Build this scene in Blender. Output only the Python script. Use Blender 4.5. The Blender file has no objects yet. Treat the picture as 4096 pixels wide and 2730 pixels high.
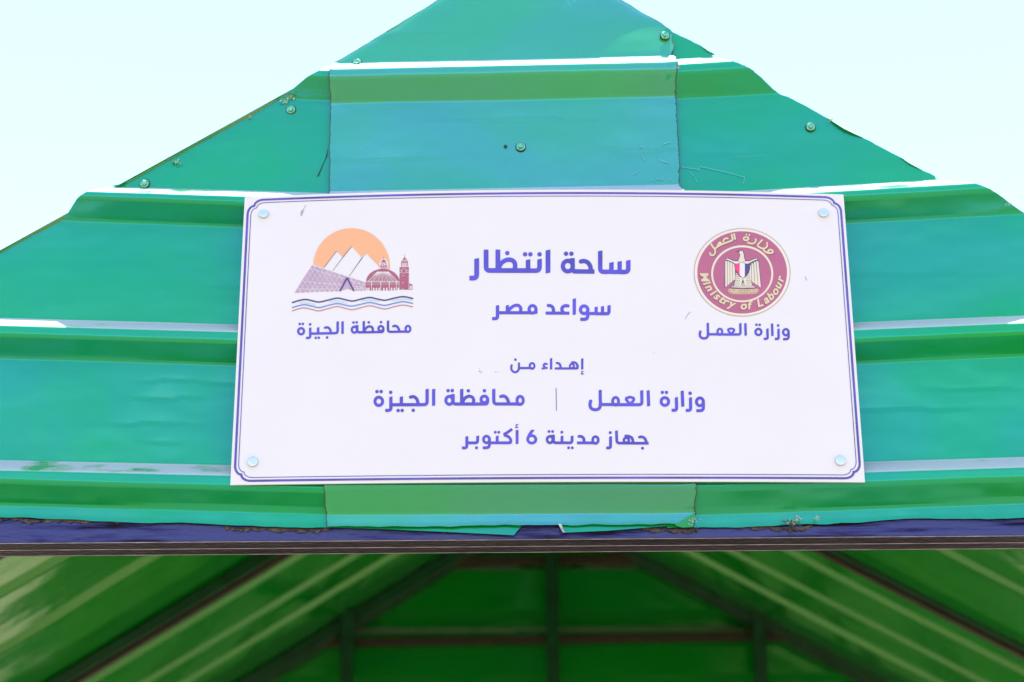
import bpy, bmesh, math, random
import numpy as np
from mathutils import Vector, Matrix, noise

random.seed(7)
sc = bpy.context.scene
COL = sc.collection

# ------------------------------------------------------------------ camera
TH, RHO = math.radians(21.0), math.radians(0.32)
F_PX = 7834.0                                # focal length in pixels of the 4096 px wide photograph
CAM = np.array([0.0, -3.55, 1.6])
fw = np.array([0, math.cos(TH), math.sin(TH)])
up0 = np.array([0, -math.sin(TH), math.cos(TH)])
rt0 = np.array([1.0, 0, 0])
upc = up0 * math.cos(RHO) + rt0 * math.sin(RHO)
rtc = rt0 * math.cos(RHO) - up0 * math.sin(RHO)
cam = bpy.data.cameras.new("camera")
cam.sensor_width = 36.0
cam.lens = 36.0 * F_PX / 4096.0
cam.clip_end = 2000
cam.clip_start = 0.05
cam.dof.use_dof = True
cam.dof.focus_distance = 3.74
cam.dof.aperture_fstop = 2.8
co = bpy.data.objects.new("camera", cam)
COL.objects.link(co)
m3 = Matrix((rtc, upc, -fw)).transposed().to_4x4()
m3.translation = Vector(CAM)
co.matrix_world = m3
sc.camera = co

# ------------------------------------------------------------------ light
SUN_BACK = math.radians(0.7)                 # sun almost overhead, just behind the gable
w = bpy.data.worlds.new("World")
sc.world = w
w.use_nodes = True
nt = w.node_tree
bg = nt.nodes["Background"]
sky = nt.nodes.new("ShaderNodeTexSky")
sky.sky_type = 'NISHITA'
sky.sun_disc = False
sky.sun_elevation = math.pi / 2 - SUN_BACK
sky.sun_rotation = 0.0
sky.air_density = 1.0
sky.dust_density = 1.0
sky.ozone_density = 1.5
nt.links.new(sky.outputs[0], bg.inputs[0])
bg.inputs[1].default_value = 0.15
sl = bpy.data.lights.new("sun", 'SUN')
sl.energy = 2.5
sl.angle = math.radians(0.5)
sl.color = (1.0, 0.96, 0.9)
so = bpy.data.objects.new("sun", sl)
COL.objects.link(so)
so.rotation_euler = (-SUN_BACK, 0, 0)
so.location = (0, 0, 8)

sc.view_settings.view_transform = 'Standard'
sc.view_settings.look = 'None'
sc.view_settings.gamma = 1.0
sc.view_settings.exposure = 1.8

# ------------------------------------------------------------------ helpers
def unproj(px, py, Y):
    """world points on the plane y=Y (Y scalar or array) seen at photo pixel (px,py)"""
    px = np.asarray(px, float); py = np.asarray(py, float)
    a = (px - 2048.0) / F_PX
    b = -(py - 1365.0) / F_PX
    d = fw + a[..., None] * rtc + b[..., None] * upc
    t = (Y - CAM[1]) / d[..., 1]
    return CAM + t[..., None] * d

def at(px, py, Y=0.0):
    return unproj(px, py, Y)

def link(name, me, mat=None, parent=None):
    o = bpy.data.objects.new(name, me)
    COL.objects.link(o)
    if mat is not None:
        for m_ in (mat if isinstance(mat, (list, tuple)) else [mat]):
            me.materials.append(m_)
    if parent is not None:
        o.parent = parent
    return o

def obj(name, bm, mat, parent=None, smooth=False):
    me = bpy.data.meshes.new(name)
    bm.normal_update()
    for e in bm.edges:                            # crisp arrises where a panel turns into its own edge
        if len(e.link_faces) == 2 and e.calc_face_angle(0) > 0.75:
            e.smooth = False
    bm.to_mesh(me)
    bm.free()
    if smooth:
        for p in me.polygons:
            p.use_smooth = True
    return link(name, me, mat, parent)

def thing(name, label, cat, loc=(0, 0, 0), group=None):
    o = bpy.data.objects.new(name, None)
    COL.objects.link(o)
    o.location = loc
    o.empty_display_size = 0.1
    o['label'] = label
    o['category'] = cat
    if group:
        o['group'] = group
    return o

def box(bm, x0, x1, y0, y1, z0, z1, bev=0.0):
    vs = [bm.verts.new(v) for v in ((x0, y0, z0), (x1, y0, z0), (x1, y1, z0), (x0, y1, z0),
                                    (x0, y0, z1), (x1, y0, z1), (x1, y1, z1), (x0, y1, z1))]
    fs = [bm.faces.new([vs[i] for i in f]) for f in ((0, 3, 2, 1), (4, 5, 6, 7), (0, 1, 5, 4), (1, 2, 6, 5), (2, 3, 7, 6), (3, 0, 4, 7))]
    if bev:
        bmesh.ops.bevel(bm, geom=list({e for f in fs for e in f.edges}), offset=bev, segments=2, affect='EDGES', profile=0.5)

def bar(bm, a, b, wid, hgt, side=Vector((0, 1, 0)), bev=0.004):
    """rectangular tube from a to b; wid along side, hgt along the third axis"""
    a, b = Vector(a), Vector(b)
    d = (b - a).normalized()
    s = (side - d * side.dot(d)).normalized()
    h = d.cross(s)
    vs = []
    for p in (a, b):
        for (i, j) in ((-1, -1), (1, -1), (1, 1), (-1, 1)):
            vs.append(bm.verts.new(p + s * (i * wid / 2) + h * (j * hgt / 2)))
    fs = [bm.faces.new([vs[i] for i in f]) for f in ((0, 1, 2, 3), (7, 6, 5, 4), (0, 4, 5, 1), (1, 5, 6, 2), (2, 6, 7, 3), (3, 7, 4, 0))]
    bmesh.ops.recalc_face_normals(bm, faces=fs)
    if bev:
        bmesh.ops.bevel(bm, geom=list({e for f in fs for e in f.edges}), offset=bev, segments=2, affect='EDGES', profile=0.5)

def lathe(bm, c, ax, prof, n=24):
    """solid of revolution round unit axis ax through c; prof = [(radius, height)]"""
    c, ax = Vector(c), Vector(ax).normalized()
    u = ax.orthogonal().normalized()
    v = ax.cross(u)
    rings = []
    for r, h in prof:
        rings.append([bm.verts.new(c + ax * h + (u * math.cos(2 * math.pi * k / n) + v * math.sin(2 * math.pi * k / n)) * r) for k in range(n)])
    for r0, r1 in zip(rings, rings[1:]):
        for k in range(n):
            bm.faces.new((r0[k], r0[(k + 1) % n], r1[(k + 1) % n], r1[k]))
    bm.faces.new(rings[-1])
    bm.faces.new(list(reversed(rings[0])))

# ------------------------------------------------------------------ materials
def mat(name):
    m = bpy.data.materials.new(name)
    m.use_nodes = True
    n = m.node_tree
    return m, n, n.nodes["Principled BSDF"]

def N(n, kind, **kw):
    x = n.nodes.new(kind)
    for k, v in kw.items():
        if k.startswith('i_'):
            x.inputs[k[2:].replace('_', ' ')].default_value = v
        else:
            setattr(x, k, v)
    return x

def mapped(n, scale):
    tc = N(n, "ShaderNodeTexCoord")
    mp = N(n, "ShaderNodeMapping")
    mp.inputs['Scale'].default_value = scale
    n.links.new(tc.outputs['Object'], mp.inputs[0])
    return mp

def ramp(n, fac, stops):
    r = N(n, "ShaderNodeValToRGB")
    e = r.color_ramp.elements
    while len(e) < len(stops):
        e.new(0.5)
    for el, (p, c) in zip(e, stops):
        el.position = p
        el.color = c if len(c) == 4 else (*c, 1)
    n.links.new(fac, r.inputs[0])
    return r

def green_paint(name, base, rough, dirt=0.6, bump=0.011, rlo=None, tint=(0.22, 0.72, 1.0), ior=2.25, vary=True):
    m, n, p = mat(name)
    L = n.links
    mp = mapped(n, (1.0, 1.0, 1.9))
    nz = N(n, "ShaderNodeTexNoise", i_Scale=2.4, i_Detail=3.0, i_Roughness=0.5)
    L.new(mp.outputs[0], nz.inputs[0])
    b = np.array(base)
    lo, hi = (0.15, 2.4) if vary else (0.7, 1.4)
    cr = ramp(n, nz.outputs[0], [(0.32, tuple(b * np.array([1, 1.05, lo]))), (0.68, tuple(b * np.array([1, 0.97, hi])))])  # bluer and greener patches stand in for uneven reflections
    mp2 = mapped(n, (26, 26, 80))
    nz2 = N(n, "ShaderNodeTexNoise", i_Scale=4.0, i_Detail=3.0)
    L.new(mp2.outputs[0], nz2.inputs[0])
    spk = ramp(n, nz2.outputs[0], [(0.235, (1, 1, 1)), (0.275, (0, 0, 0))])
    mul = N(n, "ShaderNodeMath", operation='MULTIPLY')
    L.new(spk.outputs[0], mul.inputs[0]); mul.inputs[1].default_value = dirt
    mx = N(n, "ShaderNodeMix", data_type='RGBA')
    L.new(mul.outputs[0], mx.inputs[0]); L.new(cr.outputs[0], mx.inputs[6])
    mx.inputs[7].default_value = (0.03, 0.07, 0.04, 1)
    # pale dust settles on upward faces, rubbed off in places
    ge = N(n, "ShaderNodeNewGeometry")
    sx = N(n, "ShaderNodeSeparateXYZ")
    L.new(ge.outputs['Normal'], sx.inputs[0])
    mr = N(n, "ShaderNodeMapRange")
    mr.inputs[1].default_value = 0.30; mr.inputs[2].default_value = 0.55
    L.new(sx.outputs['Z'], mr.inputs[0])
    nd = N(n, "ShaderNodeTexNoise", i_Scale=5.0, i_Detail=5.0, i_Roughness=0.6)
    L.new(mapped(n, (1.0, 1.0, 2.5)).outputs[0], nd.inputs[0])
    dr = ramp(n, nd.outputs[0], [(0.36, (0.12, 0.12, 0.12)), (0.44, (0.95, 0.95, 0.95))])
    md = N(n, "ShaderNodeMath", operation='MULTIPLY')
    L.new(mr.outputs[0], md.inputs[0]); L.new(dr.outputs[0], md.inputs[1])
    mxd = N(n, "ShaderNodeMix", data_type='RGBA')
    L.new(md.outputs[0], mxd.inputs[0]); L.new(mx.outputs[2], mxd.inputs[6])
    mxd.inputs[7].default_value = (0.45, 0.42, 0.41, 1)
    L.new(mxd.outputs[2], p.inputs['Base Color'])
    # smeared, dusty gloss: patches with long horizontal streaks
    mp3 = mapped(n, (2.2, 2.2, 9.0))
    nz3 = N(n, "ShaderNodeTexNoise", i_Scale=2.0, i_Detail=5.0, i_Roughness=0.6)
    L.new(mp3.outputs[0], nz3.inputs[0])
    rr = N(n, "ShaderNodeMapRange")
    rr.inputs[1].default_value = 0.3; rr.inputs[2].default_value = 0.7
    rr.inputs[3].default_value = rough * 0.7 if rlo is None else rlo; rr.inputs[4].default_value = rough * 1.4
    L.new(nz3.outputs[0], rr.inputs[0])
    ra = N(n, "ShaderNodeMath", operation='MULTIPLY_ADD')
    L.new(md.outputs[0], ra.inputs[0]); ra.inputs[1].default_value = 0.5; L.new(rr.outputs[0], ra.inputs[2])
    L.new(ra.outputs[0], p.inputs['Roughness'])
    # oil canning of thin sheet plus a fine orange peel
    mp4 = mapped(n, (2.0, 2.0, 3.5))
    nz4 = N(n, "ShaderNodeTexNoise", i_Scale=2.5, i_Detail=2.0)
    L.new(mp4.outputs[0], nz4.inputs[0])
    bp = N(n, "ShaderNodeBump", i_Strength=0.6, i_Distance=bump)
    L.new(nz4.outputs[0], bp.inputs['Height'])
    nz5 = N(n, "ShaderNodeTexNoise", i_Scale=420.0, i_Detail=2.0)
    L.new(mapped(n, (1, 1, 1)).outputs[0], nz5.inputs[0])
    bp2 = N(n, "ShaderNodeBump", i_Strength=0.05, i_Distance=0.001)
    L.new(nz5.outputs[0], bp2.inputs['Height']); L.new(bp.outputs[0], bp2.inputs['Normal'])
    L.new(bp2.outputs[0], p.inputs['Normal'])
    p.inputs['IOR'].default_value = ior
    p.inputs['Specular Tint'].default_value = (*tint, 1)
    if vary:                                      # uneven reflections put into the sheen tint: greener in patches, bluer in others
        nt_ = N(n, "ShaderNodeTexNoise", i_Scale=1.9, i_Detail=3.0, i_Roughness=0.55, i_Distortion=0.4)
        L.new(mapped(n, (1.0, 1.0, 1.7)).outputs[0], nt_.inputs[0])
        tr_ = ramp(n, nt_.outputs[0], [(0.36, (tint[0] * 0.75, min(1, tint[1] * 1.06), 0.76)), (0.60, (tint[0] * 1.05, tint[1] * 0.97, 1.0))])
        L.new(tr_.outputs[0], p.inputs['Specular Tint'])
    return m

M = {}
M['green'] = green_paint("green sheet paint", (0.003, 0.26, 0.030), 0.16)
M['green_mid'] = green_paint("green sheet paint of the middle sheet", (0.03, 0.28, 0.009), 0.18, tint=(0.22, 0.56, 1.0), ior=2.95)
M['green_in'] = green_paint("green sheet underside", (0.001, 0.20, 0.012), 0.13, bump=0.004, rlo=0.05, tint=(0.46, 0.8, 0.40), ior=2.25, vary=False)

def simple(name, col, rough=0.5, metal=0.0, var=0.12, scale=30, bump=0.0, bscale=200):
    m, n, p = mat(name)
    nz = N(n, "ShaderNodeTexNoise", i_Scale=float(scale), i_Detail=4.0)
    n.links.new(mapped(n, (1, 1, 1)).outputs[0], nz.inputs[0])
    c = np.array(col)
    cr = ramp(n, nz.outputs[0], [(0.3, tuple(c * (1 - var))), (0.7, tuple(np.minimum(c * (1 + var), 1)))])
    n.links.new(cr.outputs[0], p.inputs['Base Color'])
    p.inputs['Roughness'].default_value = rough
    p.inputs['Metallic'].default_value = metal
    if bump:
        nb = N(n, "ShaderNodeTexNoise", i_Scale=float(bscale), i_Detail=3.0)
        n.links.new(mapped(n, (0.25, 1, 1)).outputs[0], nb.inputs[0])
        bp = N(n, "ShaderNodeBump", i_Strength=0.6, i_Distance=bump)
        n.links.new(nb.outputs[0], bp.inputs['Height'])
        n.links.new(bp.outputs[0], p.inputs['Normal'])
    return m

M['edge'] = simple("raw cut sheet edge", (0.035, 0.04, 0.028), 0.6, var=0.7, scale=60)
m, n, p = mat("black gloss steel profile")
nz = N(n, "ShaderNodeTexNoise", i_Scale=3.0, i_Detail=5.0)
n.links.new(mapped(n, (1, 20, 20)).outputs[0], nz.inputs[0])
cr = ramp(n, nz.outputs[0], [(0.3, (0.009, 0.006, 0.012)), (0.7, (0.028, 0.018, 0.034))])
n.links.new(cr.outputs[0], p.inputs['Base Color'])
mr = N(n, "ShaderNodeMapRange")
mr.inputs[1].default_value = 0.35; mr.inputs[2].default_value = 0.65; mr.inputs[3].default_value = 1.06; mr.inputs[4].default_value = 1.30
nz2 = N(n, "ShaderNodeTexNoise", i_Scale=1.4, i_Detail=3.0)
n.links.new(mapped(n, (1.5, 6, 6)).outputs[0], nz2.inputs[0])
mr.inputs[3].default_value = 1.25; mr.inputs[4].default_value = 1.75
n.links.new(nz2.outputs[0], mr.inputs[0]); n.links.new(mr.outputs[0], p.inputs['IOR'])
p.inputs['Roughness'].default_value = 0.28
nb = N(n, "ShaderNodeTexNoise", i_Scale=240.0, i_Detail=3.0)
n.links.new(mapped(n, (0.25, 1, 1)).outputs[0], nb.inputs[0])
bp = N(n, "ShaderNodeBump", i_Strength=0.6, i_Distance=0.0014)
n.links.new(nb.outputs[0], bp.inputs['Height']); n.links.new(bp.outputs[0], p.inputs['Normal'])
M['steel'] = m
M['steel_lip'] = simple("steel lip with painted glint", (0.34, 0.29, 0.36), 0.25, metal=0.7, var=0.4, scale=30)  # lighter than the beam: edge glints painted into the colour
m, n, p = mat("black steel face with painted sky blue")
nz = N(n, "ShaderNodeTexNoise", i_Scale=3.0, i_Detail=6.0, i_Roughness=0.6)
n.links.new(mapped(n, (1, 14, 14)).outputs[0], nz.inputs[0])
cr = ramp(n, nz.outputs[0], [(0.38, (0.012, 0.008, 0.012)), (0.46, (0.020, 0.014, 0.12)), (0.7, (0.026, 0.018, 0.15))])  # blue of the reflected sky put into the black face, in patches
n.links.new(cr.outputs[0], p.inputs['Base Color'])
mr = N(n, "ShaderNodeMapRange")
mr.inputs[1].default_value = 0.38; mr.inputs[2].default_value = 0.5; mr.inputs[3].default_value = 1.1; mr.inputs[4].default_value = 1.5
n.links.new(nz.outputs[0], mr.inputs[0]); n.links.new(mr.outputs[0], p.inputs['IOR'])
p.inputs['Roughness'].default_value = 0.28
nb = N(n, "ShaderNodeTexNoise", i_Scale=150.0, i_Detail=3.0)
n.links.new(mapped(n, (0.4, 1, 1)).outputs[0], nb.inputs[0])
bp = N(n, "ShaderNodeBump", i_Strength=0.6, i_Distance=0.0012)
n.links.new(nb.outputs[0], bp.inputs['Height']); n.links.new(bp.outputs[0], p.inputs['Normal'])
M['steel_front'] = m
M['rafter'] = simple("dark red brown primed steel", (0.028, 0.010, 0.009), 0.6, var=0.4, scale=20)
M['frame_green'] = simple("dark green painted steel", (0.003, 0.05, 0.014), 0.35, var=0.3, scale=20)
M['rail'] = simple("brown primed rail", (0.03, 0.014, 0.006), 0.6, var=0.3, scale=20)
M['bolt'] = simple("green zinc screw", (0.16, 0.46, 0.28), 0.28, metal=0.7, var=0.3, scale=300)
M['rubber'] = simple("black rubber washer", (0.015, 0.02, 0.018), 0.6)
M['cap'] = simple("brushed aluminium cap", (0.56, 0.58, 0.62), 0.3, metal=0.7, var=0.06, scale=200)
M['white'] = simple("white sign face", (0.755, 0.655, 0.612), 0.35, var=0.012, scale=6)
M['burnt_reflection'] = simple("scorched metal and brown reflection", (0.09, 0.055, 0.035), 0.6, var=0.8, scale=90)  # torn metal, and the brownish reflection painted on the beam
M['burr'] = simple("pale metal burr", (0.55, 0.50, 0.38), 0.6, var=0.4, scale=200)
M['scratch'] = simple("bare scratch", (0.14, 0.44, 0.52), 0.45)
M['darkgap'] = simple("dark slit", (0.004, 0.03, 0.012), 0.6)

def ink(name, r, g, b, var=0.10, sc_=9):
    m = simple(name, (r, g, b), 0.4, var=var, scale=sc_)
    return m
M['ink'] = ink("violet blue ink", 0.085, 0.054, 0.44, var=0.22, sc_=16)
M['ink_dark'] = ink("dark violet ink", 0.092, 0.058, 0.31, var=0.3, sc_=10)
M['navy'] = ink("navy ink", 0.078, 0.045, 0.185)
M['orange'] = ink("orange ink", 0.84, 0.37, 0.17, var=0.04)
M['lilac'] = ink("lilac ink", 0.5, 0.3, 0.39, var=0.12, sc_=40)
M['crimson'] = ink("crimson ink", 0.45, 0.1, 0.175, var=0.05)
M['brick'] = ink("brick ink", 0.4, 0.09, 0.14, var=0.1, sc_=60)
M['rose'] = ink("rose ink", 0.52, 0.195, 0.2)
M['blue'] = ink("blue ink", 0.134, 0.227, 0.55)
M['cyan'] = ink("pale cyan ink", 0.47, 0.62, 0.58, var=0.04)
M['cream'] = ink("cream ink", 0.7, 0.53, 0.29, var=0.05, sc_=40)
M['creamlight'] = ink("pale cream ink", 0.735, 0.59, 0.43, var=0.05, sc_=40)
M['ringwhite'] = ink("ivory ink", 0.76, 0.64, 0.53, var=0.03)
M['scuff'] = ink("grey scuff", 0.36, 0.31, 0.36)
M['gold'] = ink("gold ink", 0.5, 0.3, 0.16, var=0.1, sc_=40)
M['pink'] = ink("hot pink ink", 0.82, 0.034, 0.16)
M['printwhite'] = ink("white ink", 0.755, 0.655, 0.612, var=0.01)
M['shadow'] = ink("plum ink", 0.134, 0.033, 0.114)
M['slate'] = ink("slate ink", 0.09, 0.05, 0.13, var=0.2, sc_=60)

# ground: sunlit sandy concrete
m, n, p = mat("sandy ground")
nz = N(n, "ShaderNodeTexNoise", i_Scale=0.8, i_Detail=8.0, i_Roughness=0.65)
n.links.new(mapped(n, (1, 1, 1)).outputs[0], nz.inputs[0])
cr = ramp(n, nz.outputs[0], [(0.3, (0.21, 0.16, 0.085)), (0.7, (0.36, 0.29, 0.17))])
n.links.new(cr.outputs[0], p.inputs['Base Color'])
p.inputs['Roughness'].default_value = 0.9
M['ground'] = m

# ------------------------------------------------------------------ ground
bm = bmesh.new()
R_ = 900
g = [bm.verts.new((x, y, 0)) for x, y in ((-R_, -R_), (R_, -R_), (R_, R_), (-R_, R_))]
bm.faces.new(g)
o = obj("ground", bm, M['ground'])
o['kind'] = 'structure'

bm = bmesh.new()
box(bm, -2.2, 2.4, -0.40, 4.0, -0.1, 0.012, 0.004)  # unseen dark floor, added to darken the reflections in the rib undersides
m, n, p = mat("dark paving")
nz = N(n, "ShaderNodeTexNoise", i_Scale=14.0, i_Detail=8.0)
n.links.new(mapped(n, (1, 1, 1)).outputs[0], nz.inputs[0])
cr = ramp(n, nz.outputs[0], [(0.3, (0.04, 0.035, 0.02)), (0.7, (0.085, 0.072, 0.04))])
n.links.new(cr.outputs[0], p.inputs['Base Color'])
p.inputs['Roughness'].default_value = 0.8
o = obj("added_floor", bm, p and m)
o['kind'] = 'structure'

# ------------------------------------------------------------------ the shelter
shelter = thing("waiting_shelter", "green sheet metal shelter with a ribbed gable above a black steel beam", "shelter", (0.05, 0, 0))
RIB, UP_H = 0.041, 0.0307

def P(parent_loc, o):
    o.location = -Vector(parent_loc)
    return o
SH = Vector(shelter.location)

class Sheet:
    """horizontally ribbed sheet. ribs: list of dicts T,B,L -> ((xa,ya),(xb,yb)) photo pixels, p = rib depth.
    left/right: pixel polylines of the edges on the flat pan; ends: {(rib, 'T'/'B'/'U'): (left pixel, right pixel)}"""
    def __init__(self, Y0, ribs, top, bottom, left, right, ends, jag_l=0, jag_r=0, seed=0, bend=None, seam=None, dents=()):
        self.seam = seam
        self.dents = []
        for px, py, wpx, hpx, am in dents:
            c = at(px, py, Y0)
            self.dents.append((c[0], c[2], wpx * 0.000485, hpx * 0.000485, am))
        keys = []                                 # (z0, slope, yoff, name)
        def lin(pts, Y):
            a = at(*pts[0], Y); b = at(*pts[1], Y)
            s = (b[2] - a[2]) / (b[0] - a[0])
            return np.array([a[2] - s * a[0], s])
        if top is not None:
            keys.append([lin(top, Y0), 0.0, 'top'])
        for i, r in enumerate(ribs):
            p = r.get('p', RIB)
            T = lin(r['T'], Y0 - p); B = lin(r['B'], Y0 - p); Lw = lin(r['L'], Y0)
            U = T + np.array([UP_H, 0])
            keys += [[U, 0.0, (i, 'U')], [T, -p, (i, 'T')], [B, -p, (i, 'B')], [Lw, 0.0, (i, 'L')]]
        keys.append([lin(bottom, Y0), 0.0, 'bot'])
        lp = np.array([at(x, y, Y0) for x, y in left]); rp = np.array([at(x, y, Y0) for x, y in right])
        def edge(poly, zl):
            zs = poly[:, 2]; xs = poly[:, 0]
            x = xs.mean()
            for _ in range(40):
                x = np.interp(-(zl[0] + zl[1] * x), -zs, xs)
            return x
        rows = []                                 # (zl, yoff, xl, xr, fixed)
        def xe(k, i):
            e = ends.get(k[2], (None, None))[i]
            if e is not None:
                return at(e[0], e[1], Y0 + k[1])[0]
            return edge((lp, rp)[i], k[0])
        K = [(k[0], k[1], xe(k, 0), xe(k, 1), k[2]) for k in keys]
        def mix(A, B_, t):
            return tuple(A[j] * (1 - t) + B_[j] * t for j in range(4))
        def length(A, B_):
            return math.hypot(A[0][0] - B_[0][0], A[1] - B_[1])
        RAD = {'U': 0.004, 'T': 0.006, 'B': 0.007, 'L': 0.0045}
        out = []
        for i, k in enumerate(K):
            if isinstance(k[4], str):
                out.append((k[:4], k[4]))
                continue
            q = RAD[k[4][1]]
            A, C_ = K[i - 1] if i else None, K[i + 1]
            if A is None:
                out.append((k[:4], 'rib'))
                continue
            ta = min(q / length(A, k), 0.45); tc = min(q / length(C_, k), 0.45)
            p0 = mix(k, A, ta); p1 = mix(k, C_, tc)
            out.append((mix(k, A, min(ta * 1.25, .48)), 'rib'))
            for t in np.linspace(0, 1, 6):
                m_ = tuple((1 - t) ** 2 * p0[j] + 2 * t * (1 - t) * k[j] + t * t * p1[j] for j in range(4))
                out.append((m_, 'rib'))
            out.append((mix(k, C_, min(tc * 1.25, .48)), 'rib'))
        NX = 120
        grid = []
        rnd = random.Random(seed)
        def add(r, key):
            zl, yo, xl, xr = r
            jl = rnd.uniform(-1, 1) * jag_l; jr = rnd.uniform(-1, 1) * jag_r
            row = []
            for k in range(NX + 1):
                xa, xb = xl + jl, xr + jr
                x = xa if k == 0 else xb if k == NX else xa + 0.0017 + (xb - xa - 0.0034) * (k - 1) / (NX - 2)
                z = zl[0] + zl[1] * x
                if key == 'bot':
                    z += 0.0045 * noise.noise(Vector((x * 6, seed, 0.7))) + 0.002 * noise.noise(Vector((x * 30, seed, 0.2)))
                y = Y0 + yo + 0.0022 * noise.noise(Vector((x * 2.3, z * 4.0, seed))) * (1.0 if abs(yo) < .004 else 0.4)
                if bend:
                    y += bend(x, z, key)
                for (dx_, dz_, wx_, hz_, am_) in self.dents:
                    if z >= dz_:
                        y += am_ * math.exp(-((x - dx_) / wx_) ** 2 - (z - dz_) / hz_)
                if seam:
                    y += -0.0022 * (1 + noise.noise(Vector((z * 9, seed, x)))) * (math.exp(-abs(x - xa) / 0.012) * seam[0] + math.exp(-abs(x - xb) / 0.012) * seam[1])
                row.append((x, y, z))
            grid.append((row, key))
        for (ra, ka), (rb, kb) in zip(out, out[1:]):
            add(ra, ka)
            if abs(ra[1]) < 1e-3 and abs(rb[1]) < 1e-3 and abs(ra[0][0] - rb[0][0]) > 0.03:      # a pan
                for s_ in range(1, 40):
                    t = s_ / 40
                    r = mix(ra, rb, t)
                    add((r[0], r[1], edge(lp, r[0]), edge(rp, r[0])), None)
            elif abs(ra[0][0] - rb[0][0]) > 0.006:
                for s_ in (1, 2, 3):
                    add(mix(ra, rb, s_ / 4), None)
        r, k = out[-1]
        add((r[0], r[1], edge(lp, r[0]), edge(rp, r[0])), 'bot')
        self.grid = grid
        self.NX = NX
    def build(self, name, parent, matl, thick=0.0009):
        bm = bmesh.new()
        V = [[bm.verts.new(Vector(p) - SH) for p in row] for row, _ in self.grid]
        for r0, r1 in zip(V, V[1:]):
            for k in range(self.NX):
                f = bm.faces.new((r0[k], r1[k], r1[k + 1], r0[k + 1]))
                if self.seam and ((k == 0 and self.seam[0]) or (k == self.NX - 1 and self.seam[1])):
                    f.material_index = 1
        bm.normal_update()
        # give the sheet its thickness, raw metal on the cut edges
        front = list(bm.faces)
        for f in front: f.smooth = True
        back = {}
        for v in list(bm.verts):
            back[v] = bm.verts.new(v.co + Vector((0, thick, 0)))
        for f in front:
            bm.faces.new([back[v] for v in reversed(f.verts)])
        for e in [e for e in bm.edges if len(e.link_faces) == 1 and e.verts[0] in back and e.verts[1] in back]:
            a, b = e.verts
            f = bm.faces.new((a, b, back[b], back[a]))
            f.material_index = 1
        bmesh.ops.recalc_face_normals(bm, faces=[f for f in bm.faces])
        o = obj(name, bm, [matl, M['edge']], parent)
        return o

def bottom_bend(seed, amp=0.006):
    def f(x, z, key):
        if key == 'bot':
            return -0.001
        return 0.0
    return f

left_edge = [(1322, 300), (1186, 357), (1010, 462), (720, 618), (473, 753), (255, 879), (0, 1014), (-500, 1300), (-1700, 2030), (-1800, 2200)]
sheet_l = Sheet(0.0,
    [dict(T=((1237, 278), (1319, 279)), B=((1237, 305), (1319, 306)), L=((1186, 394), (1319, 400))),
     dict(T=((319, 763), (976, 783)), B=((319, 789), (976, 813)), L=((255, 879), (976, 906)), p=0.046),
     dict(T=((0, 1300), (947, 1326)), B=((0, 1341), (947, 1368)), L=((0, 1430), (947, 1458)), p=0.046),
     dict(T=((0, 1880), (919, 1901)), B=((0, 1924), (1290, 1961)), L=((0, 2017), (1290, 2052)))],
    None, ((0, 2073), (1290, 2112)), left_edge,
    [(1348, 200), (1348, 2300)],
    {(0, 'T'): ((1285, 276), None), (0, 'B'): ((1232, 306), None),
     (1, 'T'): ((352, 764), None), (1, 'B'): ((312, 789), None),
     (0, 'U'): ((1316, 262), None), (1, 'U'): ((440, 757), None)}, seed=3, bend=bottom_bend(3.1), dents=((700, 1526, 110, 22, 0.0018), (660, 1596, 110, 26, 0.0028), (600, 1698, 140, 22, 0.0022), (640, 1772, 60, 14, 0.0015), (900, 1540, 70, 30, 0.0022), (520, 560, 300, 60, 0.002), (1000, 1150, 160, 60, 0.002)))
right_edge = [(2660, 105), (2693, 131), (2800, 182), (2855, 217), (3107, 370), (3161, 392), (3228, 427), (3301, 469), (3442, 545), (3588, 622), (3684, 679), (3754, 711), (4092, 851), (4500, 1080), (5900, 1900), (6000, 2200)]
sheet_r = Sheet(0.001,
    [dict(T=((2705, 256), (2925, 242)), B=((2705, 293), (3005, 275)), L=((2705, 394), (3107, 371))),
     dict(T=((3378, 761), (3894, 731)), B=((3378, 793), (3965, 760)), L=((3378, 890), (4092, 852)), p=0.046),
     dict(T=((3412, 1318), (4096, 1290)), B=((3412, 1363), (4096, 1333)), L=((3412, 1451), (4096, 1421)), p=0.047),
     dict(T=((3461, 1887), (4096, 1868)), B=((2784, 1956), (4096, 1914)), L=((2784, 2056), (4096, 2010)))],
    ((2672, 117), (2720, 113)), ((2784, 2112), (4096, 2066)),
    [(2660, 90), (2670, 2300)], right_edge,
    {(0, 'T'): (None, (2925, 242)), (0, 'B'): (None, (3005, 276)), (0, 'U'): (None, (2857, 218)),
     (1, 'T'): (None, (3894, 730)), (1, 'B'): (None, (3968, 760)), (1, 'U'): (None, (3756, 712))}, jag_r=0.0012, seed=5, bend=bottom_bend(9.7), dents=((3000, 620, 150, 60, 0.003), (3650, 1100, 260, 80, 0.002), (3600, 1640, 220, 70, 0.003), (3900, 1560, 160, 50, 0.002)))
cedge_r = [(1900, -330), (2100, -205), (2495, 0), (2642, 80), (2685, 112), (2689, 125), (2696, 210), (2706, 255), (2702, 382), (2718, 637), (2716, 733), (2731, 773), (2745, 1300), (2779, 1940), (2783, 2200)]
def corner_bend(x, z, key):
    c = at(2660, 130, 0)
    d = math.hypot((x - c[0]) / 0.14, (z - c[2]) / 0.09)
    if z > c[2] - 0.05 and d < 1.6:
        return 0.018 * max(0.0, (z - c[2] + 0.05) / 0.1) * math.exp(-d * d) 
    return bottom_bend(5.5, 0.003)(x, z, key)
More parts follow.
